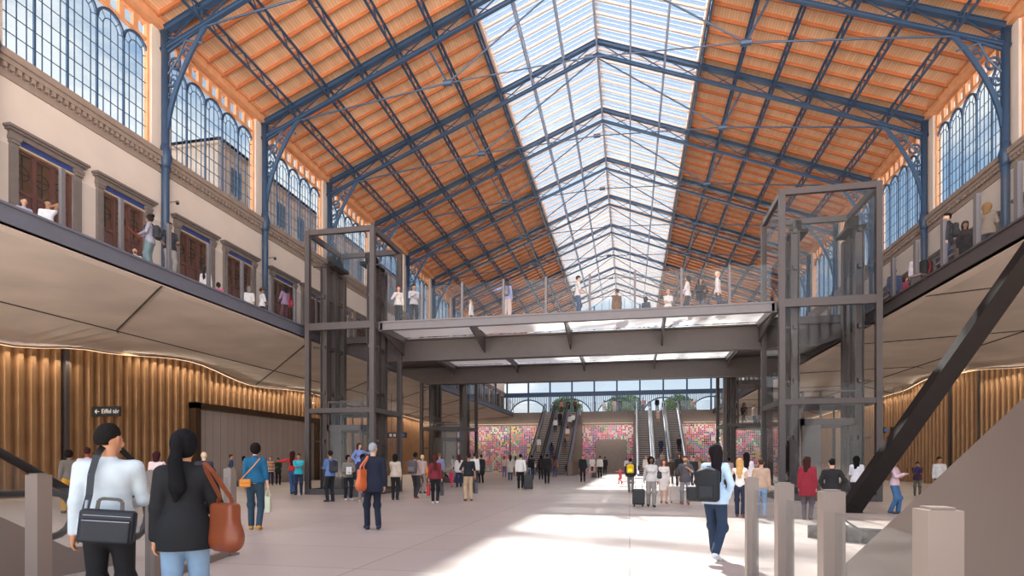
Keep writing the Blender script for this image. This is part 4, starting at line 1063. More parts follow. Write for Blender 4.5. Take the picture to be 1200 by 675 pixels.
def shoulder_bag(pid,side,col,lab,w=.34,h=.3,d=.13,z=.92,x=.27,y=-.02,top=1.46,name='shoulder_bag',turn=0):
    p=wpt(pid,(side*x,y,z)); r=bag_root(name,pid,p,lab,'bag',rz=math.radians(turn)); m=cmat('leather',col,.45,bump=.15)
    B=SDF(.04); 
    B.cap((0,-w/2+.09,-h*.22),(0,w/2-.09,-h*.24),h*.3,h*.28,1,.05); B.box((0,0,h*.05),(d*.3,w/2-.07,h*.34),.035,.06)
    me=B.mesh('b',.012)
    for v in me.vertices: v.co.x*=d/(h*.6)
    link_mesh('bag_body',me,m,r,True)
    s=MB(); T=(top-z)*PEOPLE[pid][2]; xi=-(side)*(x-.11)*PEOPLE[pid][2]
    for dy in (-.05,.05): s.strip([(0,dy*2.2,h*.3),(-side*.0,dy*1.2,h*.6),(xi*.75,dy*.7,T*.93),(xi,0,T+.03)],.03,.01,(0,1,0))
    s.build('shoulder_straps',m,r); return r
def crossbody(pid,side,col,lab,w=.22,h=.17,d=.07,z=.95,x=.16,y=-.16):
    p=wpt(pid,(side*x,y,z)); r=bag_root('crossbody_bag',pid,p,lab,'bag'); m=cmat('leather',col,.45)
    B=SDF(.01); B.box((0,0,0),(w/2-.03,d/2-.02,h/2-.03),.03); link_mesh('bag_body',B.mesh('b',.01),m,r,True)
    B=SDF(.01); B.box((0,-d/2,.03),(w/2-.03,.006,h/2-.06),.012); link_mesh('flap',B.mesh('b',.008),m,r,True)
    s=MB(); sc=PEOPLE[pid][2]; s.strip([(-w*.4*-side,0,h*.4),(-side*(x+.0)*sc,-.0,(1.3-z)*sc),(-side*(x+.1)*sc,.05,(1.44-z)*sc),(-side*(x+.1)*sc,.2,(1.43-z)*sc)],.02,.008,(0,1,0)); s.build('strap',m,r); return r
def suitcase(pid,col,lab,dx,dy,w=.38,h=.56,d=.24,side=1,handle=True,rz=0):
    p=wpt(pid,(dx,dy,0)); r=bag_root('suitcase',pid,(p.x,p.y,PEOPLE[pid][0].location.z),lab,'suitcase',rz); m=cmat('shell',col,.35)
    B=SDF(.01); B.box((0,0,.06+h/2),(w/2-.04,d/2-.04,h/2-.04),.04); link_mesh('case_shell',B.mesh('s',.014),m,r,True)
    wv=MB()
    for a in (-1,1):
        for b in (-1,1): wv.tube([(a*(w/2-.06)-.015,b*(d/2-.05),.03),(a*(w/2-.06)+.015,b*(d/2-.05),.03)],.03,10)
    wv.build('wheels',M['rubber'],r)
    s=MB(); 
    for a in (-1,1): s.bar((a*.1,d/2-.04,.06+h),(a*.1,d/2-.04,.06+h+.34),.016)
    s.bar((-.12,d/2-.04,.06+h+.34),(.12,d/2-.04,.06+h+.34),.026); s.build('telescopic_handle',M['steel'],r)
    g=MB(); 
    for i in range(5): x=-w/2+.08+i*(w-.16)/4; g.box(x-.008,x+.008,-d/2-.006,-d/2+.01,.12,h); g.box(x-.008,x+.008,d/2-.01,d/2+.006,.12,h)
    g.build('ribs',m,r); return r
W_=(236,234,230); BK=(30,30,34); NV=(26,32,52); S1=(214,168,138); S2=(176,126,94); S3=(120,80,58); S4=(84,56,42)
DH=(28,22,22); BR=(66,44,32); BL=(196,158,104); GY=(150,146,142)
# ------------------------------------------------------------------ the crowd
GF='people on the concourse floor'; GG='people on the left gallery'; GB='people on the footbridge'; GR_='people on the right gallery'; GE='people on the escalators'; GT='people on the far landing'
# foreground
person('man1','man in white shirt walking away in the left foreground, black laptop bag at his side',128,499,None,8,'m','short',(24,20,20),(188,132,98),('shirt',(196,206,212)),('slim',(18,18,22)),D=4.55,h=1.745,look=-38,tilt=.35,al='down',ar='hold',bulk=1.06,near=True,group=GF,st=.15)
person('woman1','woman in black blazer and pale jeans walking away in the left foreground, black ponytail',217,505,None,5,'f','pony',(16,16,20),(196,140,108),('blazer',(12,13,18)),('jeans',(128,156,184)),D=4.45,h=1.69,look=-22,al='down',ar='hold',near=True,group=GF,st=-.15,hem=.8)
person('teal','woman in teal blouse and dark trousers with a small orange crossbody bag',299,519,621,8,'f','bun',(26,20,20),S1,('shirt',(20,92,128)),('slim',(44,66,82)),(200,140,40),al='down',ar='bag',st=.35,look=25,group=GF,hem=.95,sleeve=.7)
person('navy','grey haired person in navy suit walking away with an orange tote bag',437,519,621,-12,'m','short',(150,152,156),S1,('blazer',(22,30,50)),('slim',(20,27,46)),(24,30,60),al='down',ar='down',st=.4,look=-30,group=GF)
person('lightblue','long haired woman in pale blue shirt and dark jeans, black backpack on her shoulder',838,520,655,18,'f','verylong',(26,20,22),S1,('shirt',(190,214,236)),('jeans',(34,52,76)),(214,220,226),al='hold',ar='pocket',st=.75,look=40,near=True,group=GF,hem=.84)
# left side, near the bronze wall
person('l1','woman in grey tweed jacket and mustard trousers by the left bronze wall',81,527,601,-15,'f','bun',DH,S2,('blazer',(122,112,102)),('chino',(208,150,50)),(60,46,40),look=-50,group=GF,hem=.93)
person('l2','man in pale pink shirt beside the woman in grey tweed',102,524,603,-25,'m','buzz',(60,30,26),(150,84,66),('shirt',(232,204,214)),('chino',(190,180,170)),look=-30,group=GF)
person('l3','woman in pale pink top with dark shoulder bag, seen between the two foreground people',184,529,600,15,'f','bob',(60,28,32),S1,('tee',(240,214,208)),('wide',(226,216,208)),look=-30,al='down',ar='phone',group=GF)
person('l4','bald person in dark navy top just right of the ponytailed woman',239,529,600,-10,'m','bald',DH,(222,190,160),('sweater',(50,54,70)),('chino',(40,40,50)),look=-20,group=GF)
person('l5','man in blue shirt striding left in front of the grey portal',271,528,568,100,'m','short',(96,58,36),S1,('shirt',(58,84,124)),('slim',(44,44,56)),(30,30,30),st=.9,al='swing',ar='swing',sleeve=.6,D=32.0,h=1.8,group=GF)
person('l6','woman in grey top looking at a phone in front of the grey portal',286,530,566,105,'f','long',DH,S2,('shirt',(146,140,136)),('slim',(38,44,54)),al='phone',ar='phone',D=32.6,h=1.72,group=GF)
person('l7','person in multicoloured striped jumper facing the camera before the grey portal',317,529,564,180,'f','short',(150,90,90),S1,('sweater','stripes'),('slim',(40,44,80)),hem=.8,D=34.2,h=1.72,group=GF)
person('l8','youngster in dark green jacket beside the striped jumper',326,531,563,170,'m','short',DH,S2,('jacket',(36,62,52)),('slim',(30,30,36)),st=.3,group=GF,al='cross',D=34.8,h=1.62)
person('l9','woman in red top and blue jeans hugging, one arm stretched left',343,528,579,20,'f','verylong',(56,28,26),S1,('shirt',(206,40,44)),('jeans',(62,96,140)),st=.4,al='out',ar='hug',group=GF,hem=.95)
person('l10','person in turquoise top hugging the woman in red',350,527,579,185,'m','short',(60,40,34),S2,('shirt',(60,184,200)),('slim',(34,46,74)),al='hug',ar='hug',D=24.6,h=1.76,group=GF)
# around the left lift shaft
person('m1','man in blue shirt and black trousers with a striped dark backpack',387,528,588,-35,'m','short',DH,S2,('shirt',(96,124,176)),('slim',(24,26,34)),look=-30,al='cross',ar='cross',group=GF)
person('m2','woman in patterned grey blouse holding a white paper, white shoes',408,533,586,165,'f','bun',DH,S2,('shirt',(134,128,118)),('slim',(28,32,44)),(226,222,216),al='hold',ar='hold',look=20,group=GF)
person('m3','woman in lilac blue blouse standing a step higher behind the group',421,517,None,150,'f','long',(66,34,34),S1,('shirt',(126,146,204)),('slim',(60,60,80)),D=23.4,h=1.72,z=.45,al='out',ar='hip',group=GF)
person('m4','woman in dark blue jacket and patterned trousers half hidden by the navy suit',425,532,588,10,'f','bun',DH,S2,('jacket',(32,40,74)),('slim',(120,112,120)),(206,170,120),group=GF)
person('m5','woman in beige jumper and black trousers seen from behind, bobbed black hair',463,532,586,12,'f','bob',DH,S1,('sweater',(196,178,160)),('slim',(28,26,28)),al='cross',ar='down',st=.15,group=GF)
person('m6','man in dark trousers with a large grey backpack, red brown shoes',487,530,584,35,'m','buzz',DH,S4,('shirt',(178,150,144)),('chino',(52,48,54)),(120,40,34),st=.4,group=GF,al='hold')
person('m7','blond person with an orange bag partly behind the grey backpack',495,533,578,25,'f','short',(222,200,150),S1,('shirt',(190,170,160)),('tee' and 'slim',(150,130,120)),group=GF)
person('m8','woman in dark red checked shirt carrying a red and a black shopping bag',510,533,590,5,'f','pony',(80,38,32),S1,('shirt',(116,32,42)),('slim',(26,22,26)),(220,208,196),al='bag',ar='bag',st=.3,group=GF)
person('m9','person in lilac top just behind the dark red checked shirt',515,531,572,0,'m','short',(150,100,80),S1,('shirt',(150,150,190)),('slim',(60,60,80)),group=GF)
person('m10','man in dark suit walking right in front of the bronze wall',521,531,561,-85,'m','short',DH,S3,('blazer',(44,44,56)),('slim',(30,30,40)),st=.7,al='swing',ar='swing',group=GF)
person('m11','woman in white blouse and black skirt by the lift post',531,532,561,-60,'f','bob',BR,S1,('tee',(226,226,230)),('skirt',(28,28,34)),st=.4,group=GF)
person('m12','woman in white jacket and dark jeans leading a child in pink',538,533,571,-15,'f','long',(90,46,36),S1,('jacket',(232,222,218)),('jeans',(44,54,90)),(70,36,30),al='down',group=GF)
person('m13','small child in pink coat and leggings beside the woman in white jacket',529,550,571,40,'f','short',(120,60,40),S1,('coat',(222,60,110)),('slim',(200,110,120)),(214,40,90),kid=True,st=.5,group=GF)
person('m14','man in black T-shirt and beige chinos holding a grey bag',549,531,587,-12,'m','short',(40,30,26),S2,('tee',(26,28,34)),('chino',(196,166,134)),(90,60,54),al='hip',ar='bag',group=GF)
person('m15','person in white shirt behind the man in black T-shirt',556,531,572,-5,'m','short',BR,S1,('shirt',W_),('slim',(60,60,70)),group=GF)
person('m16','person in black coat right behind the grey bag',564,533,566,-20,'m','short',(50,50,56),S2,('coat',(40,42,48)),('slim',(30,30,34)),group=GF)
# towards the left escalators
person('n1','woman in beige top and blue jeans left of the white coat near the left escalators',591,534,559,5,'f','bob',(150,100,60),S1,('tee',(214,190,172)),('jeans',(96,120,160)),group=GF)
person('n2','woman in white coat walking to the left escalators',598,533,563,0,'f','long',BR,S1,('coat',(228,218,208)),('jeans',(70,90,120)),st=.2,group=GF)
person('n3','person in pale top with pink bag behind the man in white jumper',604,533,558,0,'f','long',(100,60,50),S1,('shirt',(222,200,196)),('slim',(130,60,80)),group=GF)
person('n4','person in white jumper and black trousers pulling a black suitcase',610,532,574,0,'m','short',DH,S1,('sweater',(234,230,224)),('slim',(24,24,28)),(200,160,90),st=.35,ar='aft',group=GF)
person('n5','person in black jacket with a white bag at the foot of the left escalators',623,532,562,5,'m','short',DH,S2,('jacket',(34,34,42)),('jeans',(60,76,110)),group=GF)
person('n6','person in dark jacket between the white bag and the black suit',634,533,562,-5,'f','bob',DH,S2,('jacket',(40,34,44)),('slim',(30,30,40)),group=GF)
person('n7','man in black suit with broad shoulders at the foot of the left escalators',641,531,567,0,'m','short',(40,34,34),S3,('blazer',(28,26,30)),('slim',(26,24,28)),st=.2,group=GF)
person('n8','woman with orange handbag right of the black suit',650,533,559,10,'f','long',(90,50,40),S1,('shirt',(110,90,90)),('slim',(80,84,110)),group=GF)
# middle
person('o1','man in black suit facing the camera in the middle of the concourse',683,533,565,180,'m','short',(120,110,104),S1,('blazer',(30,30,34)),('slim',(26,26,30)),al='down',ar='down',group=GF)
person('o2','woman in white top and black skirt with a small wheeled bag',694,534,560,175,'f','bob',(170,110,70),S1,('tee',(236,228,222)),('skirt',(28,30,44)),group=GF)
person('o3','man in white shirt and black trousers left of the dark dressed pair',703,534,560,-10,'m','short',(60,44,36),S2,('shirt',(238,234,228)),('slim',(28,28,32)),st=.2,group=GF)
person('o4','person in black coat right behind the man in white shirt',709,534,556,0,'m','short',DH,S2,('coat',(36,36,44)),('slim',(30,30,34)),group=GF)
person('o5','lone person in dark brown coat in front of the grey doorway',721,536,551,10,'f','bob',(70,40,34),S2,('coat',(70,50,46)),('slim',(60,50,50)),group=GF)
person('o6','toddler in pink suit running to the yellow backpack',727,548,567,-60,'f','short',(150,90,60),S1,('coat',(222,90,110)),('slim',(220,90,100)),(200,40,60),kid=True,st=.5,al='out',ar='out',group=GF)
person('o7','person in grey trousers wearing a yellow backpack and dark jacket',739,537,577,5,'m','short',DH,S1,('jacket',(44,44,60)),('chino',(128,124,124)),(30,30,30),st=.3,group=GF)
person('o8','person in white top left of the right escalators',734,537,556,0,'f','short',BR,S1,('shirt',W_),('slim',(70,70,80)),group=GF)
person('p1','woman in pale grey jumper and grey trousers walking to the camera with a black suitcase',763,535,594,172,'f','curly',(26,20,20),S3,('sweater',(206,200,196)),('chino',(146,140,134)),(60,40,34),st=.25,ar='aft',al='down',group=GF)
person('p2','woman with long auburn hair in brown jacket and white dress',778,538,590,175,'f','verylong',(126,60,34),S1,('dress',(232,220,212)),('none',(0,0,0)),(150,80,50),st=.2,sleeve=.97,group=GF)
person('p3','bearded man in dark grey T-shirt, grey jeans and tan boots',803,534,591,185,'m','short',(110,66,44),S1,('tee',(92,86,90)),('jeans',(142,138,140)),(186,100,40),beard=True,boot=True,al='strap',ar='down',group=GF,hem=.8)
person('p4','person in dark coat behind the auburn haired woman',786,536,567,180,'m','short',(70,50,44),S2,('coat',(62,50,48)),('slim',(50,44,44)),group=GF)
person('p5','person in black jacket left of the bearded man',796,531,571,178,'f','bob',DH,S2,('jacket',(30,30,36)),('slim',(34,34,40)),group=GF)
person('p6','person in dark vest right of the bearded man',813,535,569,180,'m','short',(60,44,40),S1,('jacket',(50,50,62)),('slim',(54,54,70)),group=GF)
person('p7','woman in green dress behind the pale blue shirt',824,536,561,170,'f','long',(190,150,100),S1,('dress',(40,96,74)),('none',(0,0,0)),group=GF)
person('p8','person in beige jacket carrying an orange bag behind the crowd',818,537,560,185,'f','bob',(160,110,70),S1,('jacket',(190,160,140)),('slim',(90,80,80)),group=GF)
person('p9','woman in white top with brown hair left of the pale grey jumper',757,534,562,182,'f','bob',(170,110,70),S1,('shirt',(232,222,214)),('slim',(120,110,110)),group=GF)
person('p10','person in grey shirt between the suitcase woman and the stairs',772,529,562,180,'m','short',DH,S3,('shirt',(110,108,116)),('slim',(50,50,60)),group=GF)
person('p11','person in white blouse at the foot of the right escalators',805,524,556,180,'f','short',BR,S2,('shirt',(230,226,222)),('slim',(60,60,70)),group=GF)
person('p12','man in salmon pink shirt right behind the pale blue shirt',854,536,575,-20,'m','short',DH,S4,('shirt',(222,180,176)),('slim',(50,46,50)),group=GF)
# right
person('q1','blond long haired woman in white top and navy leggings seen from behind',867,537,606,5,'f','verylong',(200,156,96),S1,('tank',(238,230,222)),('slim',(36,42,64)),(120,76,60),st=.35,al='hip',group=GF)
person('q2','dark haired woman in white top in front of the lift car',875,530,592,0,'f','verylong',DH,S1,('shirt',(236,222,222)),('slim',(50,50,60)),group=GF)
person('q3','man in beige jacket and light blue jeans behind the first right post',892,538,606,-5,'m','short',(70,48,38),S1,('sweater',(186,156,134)),('jeans',(136,160,190)),(170,130,100),st=.2,bulk=1.04,group=GF)
person('q4','woman in magenta cardigan and dark trousers walking to the camera',931,537,577,178,'f','bob',(190,140,90),S1,('jacket',(166,56,104)),('slim',(70,68,78)),st=.3,group=GF)
person('q5','person in beige coat left of the magenta cardigan',922,538,568,185,'m','short',(150,110,80),S1,('coat',(168,148,124)),('slim',(90,84,80)),group=GF)
person('q6','person with blond hair right behind the magenta cardigan',939,538,566,170,'f','long',(206,170,110),S1,('jacket',(196,150,160)),('slim',(90,90,100)),group=GF)
person('q7','woman in burgundy coat and grey leggings seen from behind',946,538,614,8,'f','long',(58,32,28),S1,('coat',(142,34,50)),('slim',(92,84,90)),(90,80,84),st=.2,D=14.2,h=1.56,group=GF,hem=.66,look=-15)
person('q8','man in black jumper behind the third right post',975,539,621,5,'m','short',(20,18,20),S1,('sweater',(26,24,28)),('slim',(30,30,36)),D=13.2,h=1.5,al='pocket',ar='hip',bulk=1.1,look=20,group=GF)
person('q9','woman in white blouse and black skirt by the foot of the black strut',1004,539,603,-15,'f','long',(24,20,22),S2,('shirt',(236,234,240)),('slim',(40,38,44)),(30,22,22),D=17.6,h=1.6,st=.35,al='cross',look=-40,group=GF)
person('q10','young woman in pink jumper and blue jeans looking left on the right side',1048,539,603,105,'f','long',(150,80,50),S1,('sweater',(206,176,186)),('jeans',(66,104,146)),(60,60,66),D=15.8,h=1.55,st=.25,al='phone',ar='phone',group=GF)
person('q11','boy with dark hair and bright blue scarf on the right side',1075,541,579,175,'m','short',(36,24,24),S2,('jacket',(70,50,72)),('slim',(112,108,104)),D=24.0,h=1.4,scarf=(44,66,160),al='cross',ar='cross',group=GF)
person('q12','man in pale grey shirt cut off by the brown escalator side',1101,538,580,160,'m','short',(40,32,30),S2,('shirt',(214,210,208)),('slim',(60,60,70)),D=21,h=1.6,look=20,group=GF)
person('q13','person in orange brown top in the crowd right of the green dress',832,537,562,180,'f','short',(120,60,40),S2,('shirt',(206,110,60)),('slim',(70,60,60)),group=GF)
# lift car
for pid,px,lab,g,hair,hc,sk,top,bot,a,D_ in (('c1',859,'woman in white top and black trousers standing in the raised lift car, left of three','f','long',DH,S1,('tee',(238,226,222)),('slim',(26,26,32)),-70,38.2),
    ('c2',869,'woman in black top in the middle of the raised lift car','f','long',DH,S2,('tee',(28,26,32)),('skirt',(60,50,56)),180,38.0),
    ('c3',881,'blond person in white top and jeans, right of three in the raised lift car','m','short',(206,170,110),S1,('shirt',(236,222,218)),('jeans',(60,80,120)),60,38.3)):
    person(pid,lab,px+3,0,None,a,g,hair,hc,sk,top,bot,D=D_,h=1.72,z=3.55,group='people in the raised lift car')
# left gallery
U=dict(level=1)
person('u1','woman in lilac shirt behind the glass at the far left of the gallery',28,228,None,160,'f','short',BR,S1,('shirt',(176,178,204)),('slim',(60,60,80)),D=16.7,h=1.7,group=GG,**U)
person('u2','person in white T-shirt on the phone, left end of the gallery',56,232,None,-160,'m','short',DH,S2,('tee',(232,232,238)),('slim',(50,50,60)),D=16.8,h=1.68,al='ear',look=40,group=GG,**U)
person('u3','dark haired person whose head just shows over the left gallery edge',107,279,None,120,'m','short',DH,S2,('shirt',(120,110,120)),('slim',(60,60,60)),D=20.0,h=1.62,group=GG,**U)
person('u4','bearded man in grey waistcoat over white shirt on the left gallery',158,284,None,175,'m','short',BR,S1,('shirt',(226,222,226)),('slim',(60,70,80)),D=20.6,h=1.7,beard=True,group=GG,**U)
person('u5','woman with bun in grey lilac shirt reading a red map, left gallery',176,255,311,-75,'f','bun',DH,S2,('shirt',(166,160,176)),('wide',(118,142,146)),D=17.95,h=1.74,al='hold',ar='hold',tilt=.4,group=GG,hem=.82,**U)
person('u6','bearded man in dark navy shirt and grey trousers beside the reader, left gallery',199,255,318,150,'m','short',DH,S2,('shirt',(38,42,54)),('chino',(170,164,164)),D=18.7,h=1.8,beard=True,al='hold',ar='hip',sleeve=.6,bulk=1.08,group=GG,**U)
person('u7','woman in long white robe by the third gallery door',241,309,None,30,'f','pony',DH,S3,('robe',(236,228,228)),('slim',(200,200,200)),D=22.6,h=1.68,group=GG,**U)
person('u8','child in pink jacket on the left gallery beside the white robe',256,328,None,10,'f','bun',DH,S3,('jacket',(232,110,150)),('slim',(200,110,130)),D=24.2,h=1.55,group=GG,**U)
person('u9','grey haired person in white on the left gallery by the fourth door',292,333,None,0,'f','bob',(140,134,130),S1,('tee',(238,234,232)),('slim',(120,110,110)),D=25.2,h=1.7,group=GG,**U)
person('u10','man in white T-shirt and cap at the glass by the second blue column',307,337,None,70,'m','short',DH,S2,('tee',(240,236,236)),('slim',(30,30,36)),D=25.5,h=1.72,al='hold',ar='hold',cap=(70,44,40),group=GG,**U)
person('u11','woman with long dark hair and red bag on the left gallery',334,333,None,-40,'f','curly',(18,16,20),S3,('shirt',(150,120,150)),('slim',(90,50,60)),D=25.2,h=1.75,al='hold',ar='hold',group=GG,**U)
# footbridge
person('b1','woman in white top with crossbody strap at the left end of the footbridge',467,333,378,175,'f','long',(110,56,40),S1,('shirt',(222,208,204)),('slim',(28,28,36)),D=25.2,h=1.72,st=.3,al='down',ar='strap',group=GB,**U)
person('b2','man in pale grey shirt and black trousers beside the woman with the crossbody strap',485,332,377,165,'m','short',DH,S2,('shirt',(196,190,196)),('slim',(26,26,32)),D=25.2,h=1.78,al='cross',ar='phone',group=GB,**U)
person('b3','man in white shirt and dark trousers by the box guard rail',552,349,None,-80,'m','short',(90,60,50),S1,('shirt',(228,226,226)),('slim',(60,60,66)),D=27.0,h=1.7,group=GB,**U)
person('b4','woman in lilac top with grey backpack pointing left on the footbridge',594,329,373,15,'f','long',(40,32,44),S2,('shirt',(160,164,212)),('wide',(214,190,184)),D=24.4,h=1.76,al='out',group=GB,**U)
person('b5','person with brown hair low behind the pointing woman on the footbridge',614,364,None,170,'f','long',(110,60,40),S1,('shirt',(220,190,190)),('slim',(120,60,60)),D=29.3,h=1.65,group=GB,**U)
person('b6','man in white T-shirt and jeans with a shoulder bag, looking down from the footbridge',677,324,368,80,'m','short',(22,18,22),S1,('tee',(226,214,214)),('jeans',(72,90,124)),D=24.0,h=1.78,tilt=.6,al='hold',ar='hold',group=GB,**U)
person('b7','person in long brown coat on the footbridge',723,337,366,-40,'m','short',(40,30,28),S2,('coat',(120,78,44)),('slim',(60,56,60)),D=25.8,h=1.75,group=GB,**U)
person('b8','small person in dark blue coat on the middle of the footbridge',757,344,365,20,'f','bob',DH,S2,('coat',(56,62,84)),('slim',(40,44,60)),D=26.6,h=1.65,group=GB,**U)
person('b9','person in white shirt and pale trousers between two footbridge posts',783,334,362,170,'f','short',(206,180,160),S1,('shirt',(238,230,228)),('chino',(226,210,196)),D=25.6,h=1.68,al='cross',ar='cross',group=GB,**U)
person('b10','woman in white blouse and black trousers, left of the trio on the footbridge',806,316,363,-80,'f','long',DH,S1,('shirt',(230,218,222)),('slim',(26,26,38)),D=23.9,h=1.76,al='hold',ar='hold',group=GB,**U)
person('b11','woman in black blouse, middle of the trio on the footbridge',821,322,362,175,'f','verylong',(24,18,22),S2,('tunic',(36,32,46)),('jeans',(104,104,120)),D=24.0,h=1.68,al='hip',ar='cross',group=GB,st=.3,**U)
person('b12','fair haired man in white T-shirt and dark jeans, right of the trio on the footbridge',841,312,361,95,'m','short',(220,196,170),S1,('shirt',(238,222,222)),('jeans',(40,52,84)),D=23.6,h=1.82,st=.3,group=GB,**U)
# right gallery
person('g1','person in white shirt, left of two heads over the beam right of the footbridge',957,372,None,160,'f','short',(170,120,90),S1,('shirt',W_),('slim',(60,60,70)),D=31.5,h=1.62,group=GR_,**U)
person('g2','black haired person, right of two heads over the beam right of the footbridge',972,369,None,170,'m','short',DH,S2,('shirt',W_),('slim',(60,60,70)),D=31.2,h=1.72,group=GR_,**U)
person('g3','bearded man in denim jacket over white T-shirt on the right gallery',1048,310,None,175,'m','short',DH,S2,('jacket',(74,90,124)),('jeans',(50,60,90)),D=23.0,h=1.72,beard=True,group=GR_,**U)
person('g4','person in red top beside the denim jacket on the right gallery',1061,322,None,120,'f','bob',(90,50,40),S1,('shirt',(190,60,90)),('slim',(70,60,80)),D=23.4,h=1.55,al='hold',ar='hold',group=GR_,**U)
person('g5','person in white blouse and dark blue trousers by a right gallery post',1073,292,None,165,'f','short',(130,80,70),S1,('shirt',(230,214,218)),('chino',(50,56,96)),D=21.2,h=1.7,group=GR_,**U)
person('g6','man in dark jacket, pink shirt and blue jeans on the right gallery',1110,248,None,-95,'m','short',DH,S1,('jacket',(40,42,52)),('jeans',(40,76,140)),D=18.0,h=1.8,look=15,group=GR_,**U)
person('g7','person in black top and cap behind a post on the right gallery',1131,259,None,170,'f','long',(24,20,24),S2,('shirt',(34,30,34)),('slim',(30,30,34)),D=18.3,h=1.68,cap=(24,22,26),group=GR_,**U)
person('g8','person in patterned khaki jacket with light curls nearest on the right gallery',1157,236,None,20,'f','curly',(150,110,70),S2,('jacket',(150,132,118)),('slim',(60,62,80)),D=17.1,h=1.72,al='hold',ar='hold',group=GR_,**U)
# riders on the escalators (lanes run from y 57.4 up to 70)
def rider(pid,lab,lane,fp,g,hair,hc,sk,top,bot,a=0,dx=0,**k):
    x=lane+dx; best=None
    for i in range(120):
        y=57.6+i*.1; z=(y-57.4)/12.6*DECK; D=y*math.cos(TH)-x*math.sin(TH); py=540-(z-EYE)/D*678
        if best is None or abs(py-fp)<best[0]: best=(abs(py-fp),y)
    y=best[1]; n=int(DECK/.21); st=12.6/n; i=int((y-57.4)/st); y=57.4+(i+.5)*st; z=(i+1)*DECK/n
    person(pid,lab,0,0,None,a,g,hair,hc,sk,top,bot,pos=(x,y),z=z,h=1.68,group=GE,**k)
ln=[-9.54,-8.1,-6.68]; rn=[1.5,3.12,4.74]
rider('e1','rider in white shirt and beige trousers low on the leftmost escalator',ln[0],531,'m','short',BR,S1,('shirt',W_),('chino',(200,176,150)))
rider('e2','rider in white shirt high on the middle left bank escalator',ln[1],508,'m','short',BR,S1,('shirt',W_),('slim',(60,60,70)),dx=-.15)
rider('e3','rider in black jacket just above the white shirt on the left bank',ln[1],500,'m','short',DH,S2,('jacket',(28,28,34)),('slim',(30,30,36)),dx=.2)
rider('e4','rider in dark top with a white bag low on the middle left bank escalator',ln[1],538,'f','long',DH,S2,('shirt',(60,54,74)),('slim',(60,70,100)),dx=.1)
rider('e5','rider in white top high on the right lane of the left bank',ln[2],505,'m','short',(110,70,50),S1,('shirt',W_),('slim',(130,110,100)))
rider('e6','rider in white top and orange skirt halfway on the left bank',ln[2],519,'f','bob',(120,70,50),S1,('shirt',(230,216,206)),('skirt',(206,110,50)))
rider('e7','rider in grey top with orange bag low on the right lane of the left bank',ln[2],534,'f','long',BR,S2,('shirt',(100,92,92)),('slim',(150,110,80)))
rider('e8','rider in white top near the head of the left bank',ln[2],502,'m','short',BR,S1,('tee',W_),('slim',(90,90,100)),dx=.35)
rider('e9','rider in pale pink dress near the head of the middle right bank escalator',rn[1],496,'f','bob',(110,70,50),S1,('dress',(226,196,180)),('none',(0,0,0)),180)
rider('e10','rider in navy jacket low on the middle right bank escalator',rn[1],534,'m','short',DH,S2,('jacket',(46,54,86)),('slim',(44,48,70)),180)
rider('e11','rider in black suit and white shirt on the rightmost escalator',rn[2],531,'m','short',BR,S2,('blazer',(26,26,32)),('slim',(26,26,32)),180,dx=.2)
rider('e12','rider in grey jacket at the foot of the rightmost escalator',rn[2],548,'m','short',DH,S1,('jacket',(96,92,96)),('slim',(60,60,70)),180,dx=-.2)
rider('e13','rider in pale jacket at the foot of the middle right bank escalator',rn[1],551,'f','bob',BR,S1,('jacket',(176,166,160)),('slim',(80,80,90)),180)
# far landing
for i,(px,y,lab,g,top,bot,hc,a) in enumerate(((658,72.0,'person in pink top at the head of the left escalators','f',('shirt',(206,130,130)),('slim',(60,60,70)),BR,170),
    (666,71.8,'person in black coat at the head of the left escalators','m',('coat',(34,32,38)),('slim',(40,40,44)),DH,0),
    (674,71.8,'person in brown jacket right of the black coat at the escalator head','m',('jacket',(110,70,60)),('slim',(50,50,60)),BR,20),
    (720,72.2,'person in pale pink top on the far landing, left of a pair','f',('shirt',(226,186,186)),('chino',(190,170,160)),BR,180),
    (726,72.2,'person in dark blue suit on the far landing, right of a pair','m',('blazer',(44,54,80)),('slim',(40,48,70)),DH,180),
    (708,73.5,'seated looking small person low on the far landing','f',('tee',(236,226,220)),('slim',(180,160,150)),BR,180),
    (754,71.6,'person in pink and white top at the head of the right escalators','m',('shirt',(220,180,180)),('slim',(130,110,120)),BR,180),
    (770,71.6,'person in black jacket with brown bag at the head of the right escalators','m',('jacket',(34,32,36)),('slim',(50,46,50)),DH,180),
    (812,74,'small person in pink top on the right of the far landing','f',('tee',(226,150,150)),('slim',(90,80,90)),BR,150))):
    u=(px-600)/678; D_=y/(math.cos(TH)+u*math.sin(TH))
    person('t%d'%i,lab,px,0,None,a,g,'bob' if g=='f' else 'short',hc,S2 if i%2 else S1,top,bot,level=1,D=D_,h=1.72,group=GT)
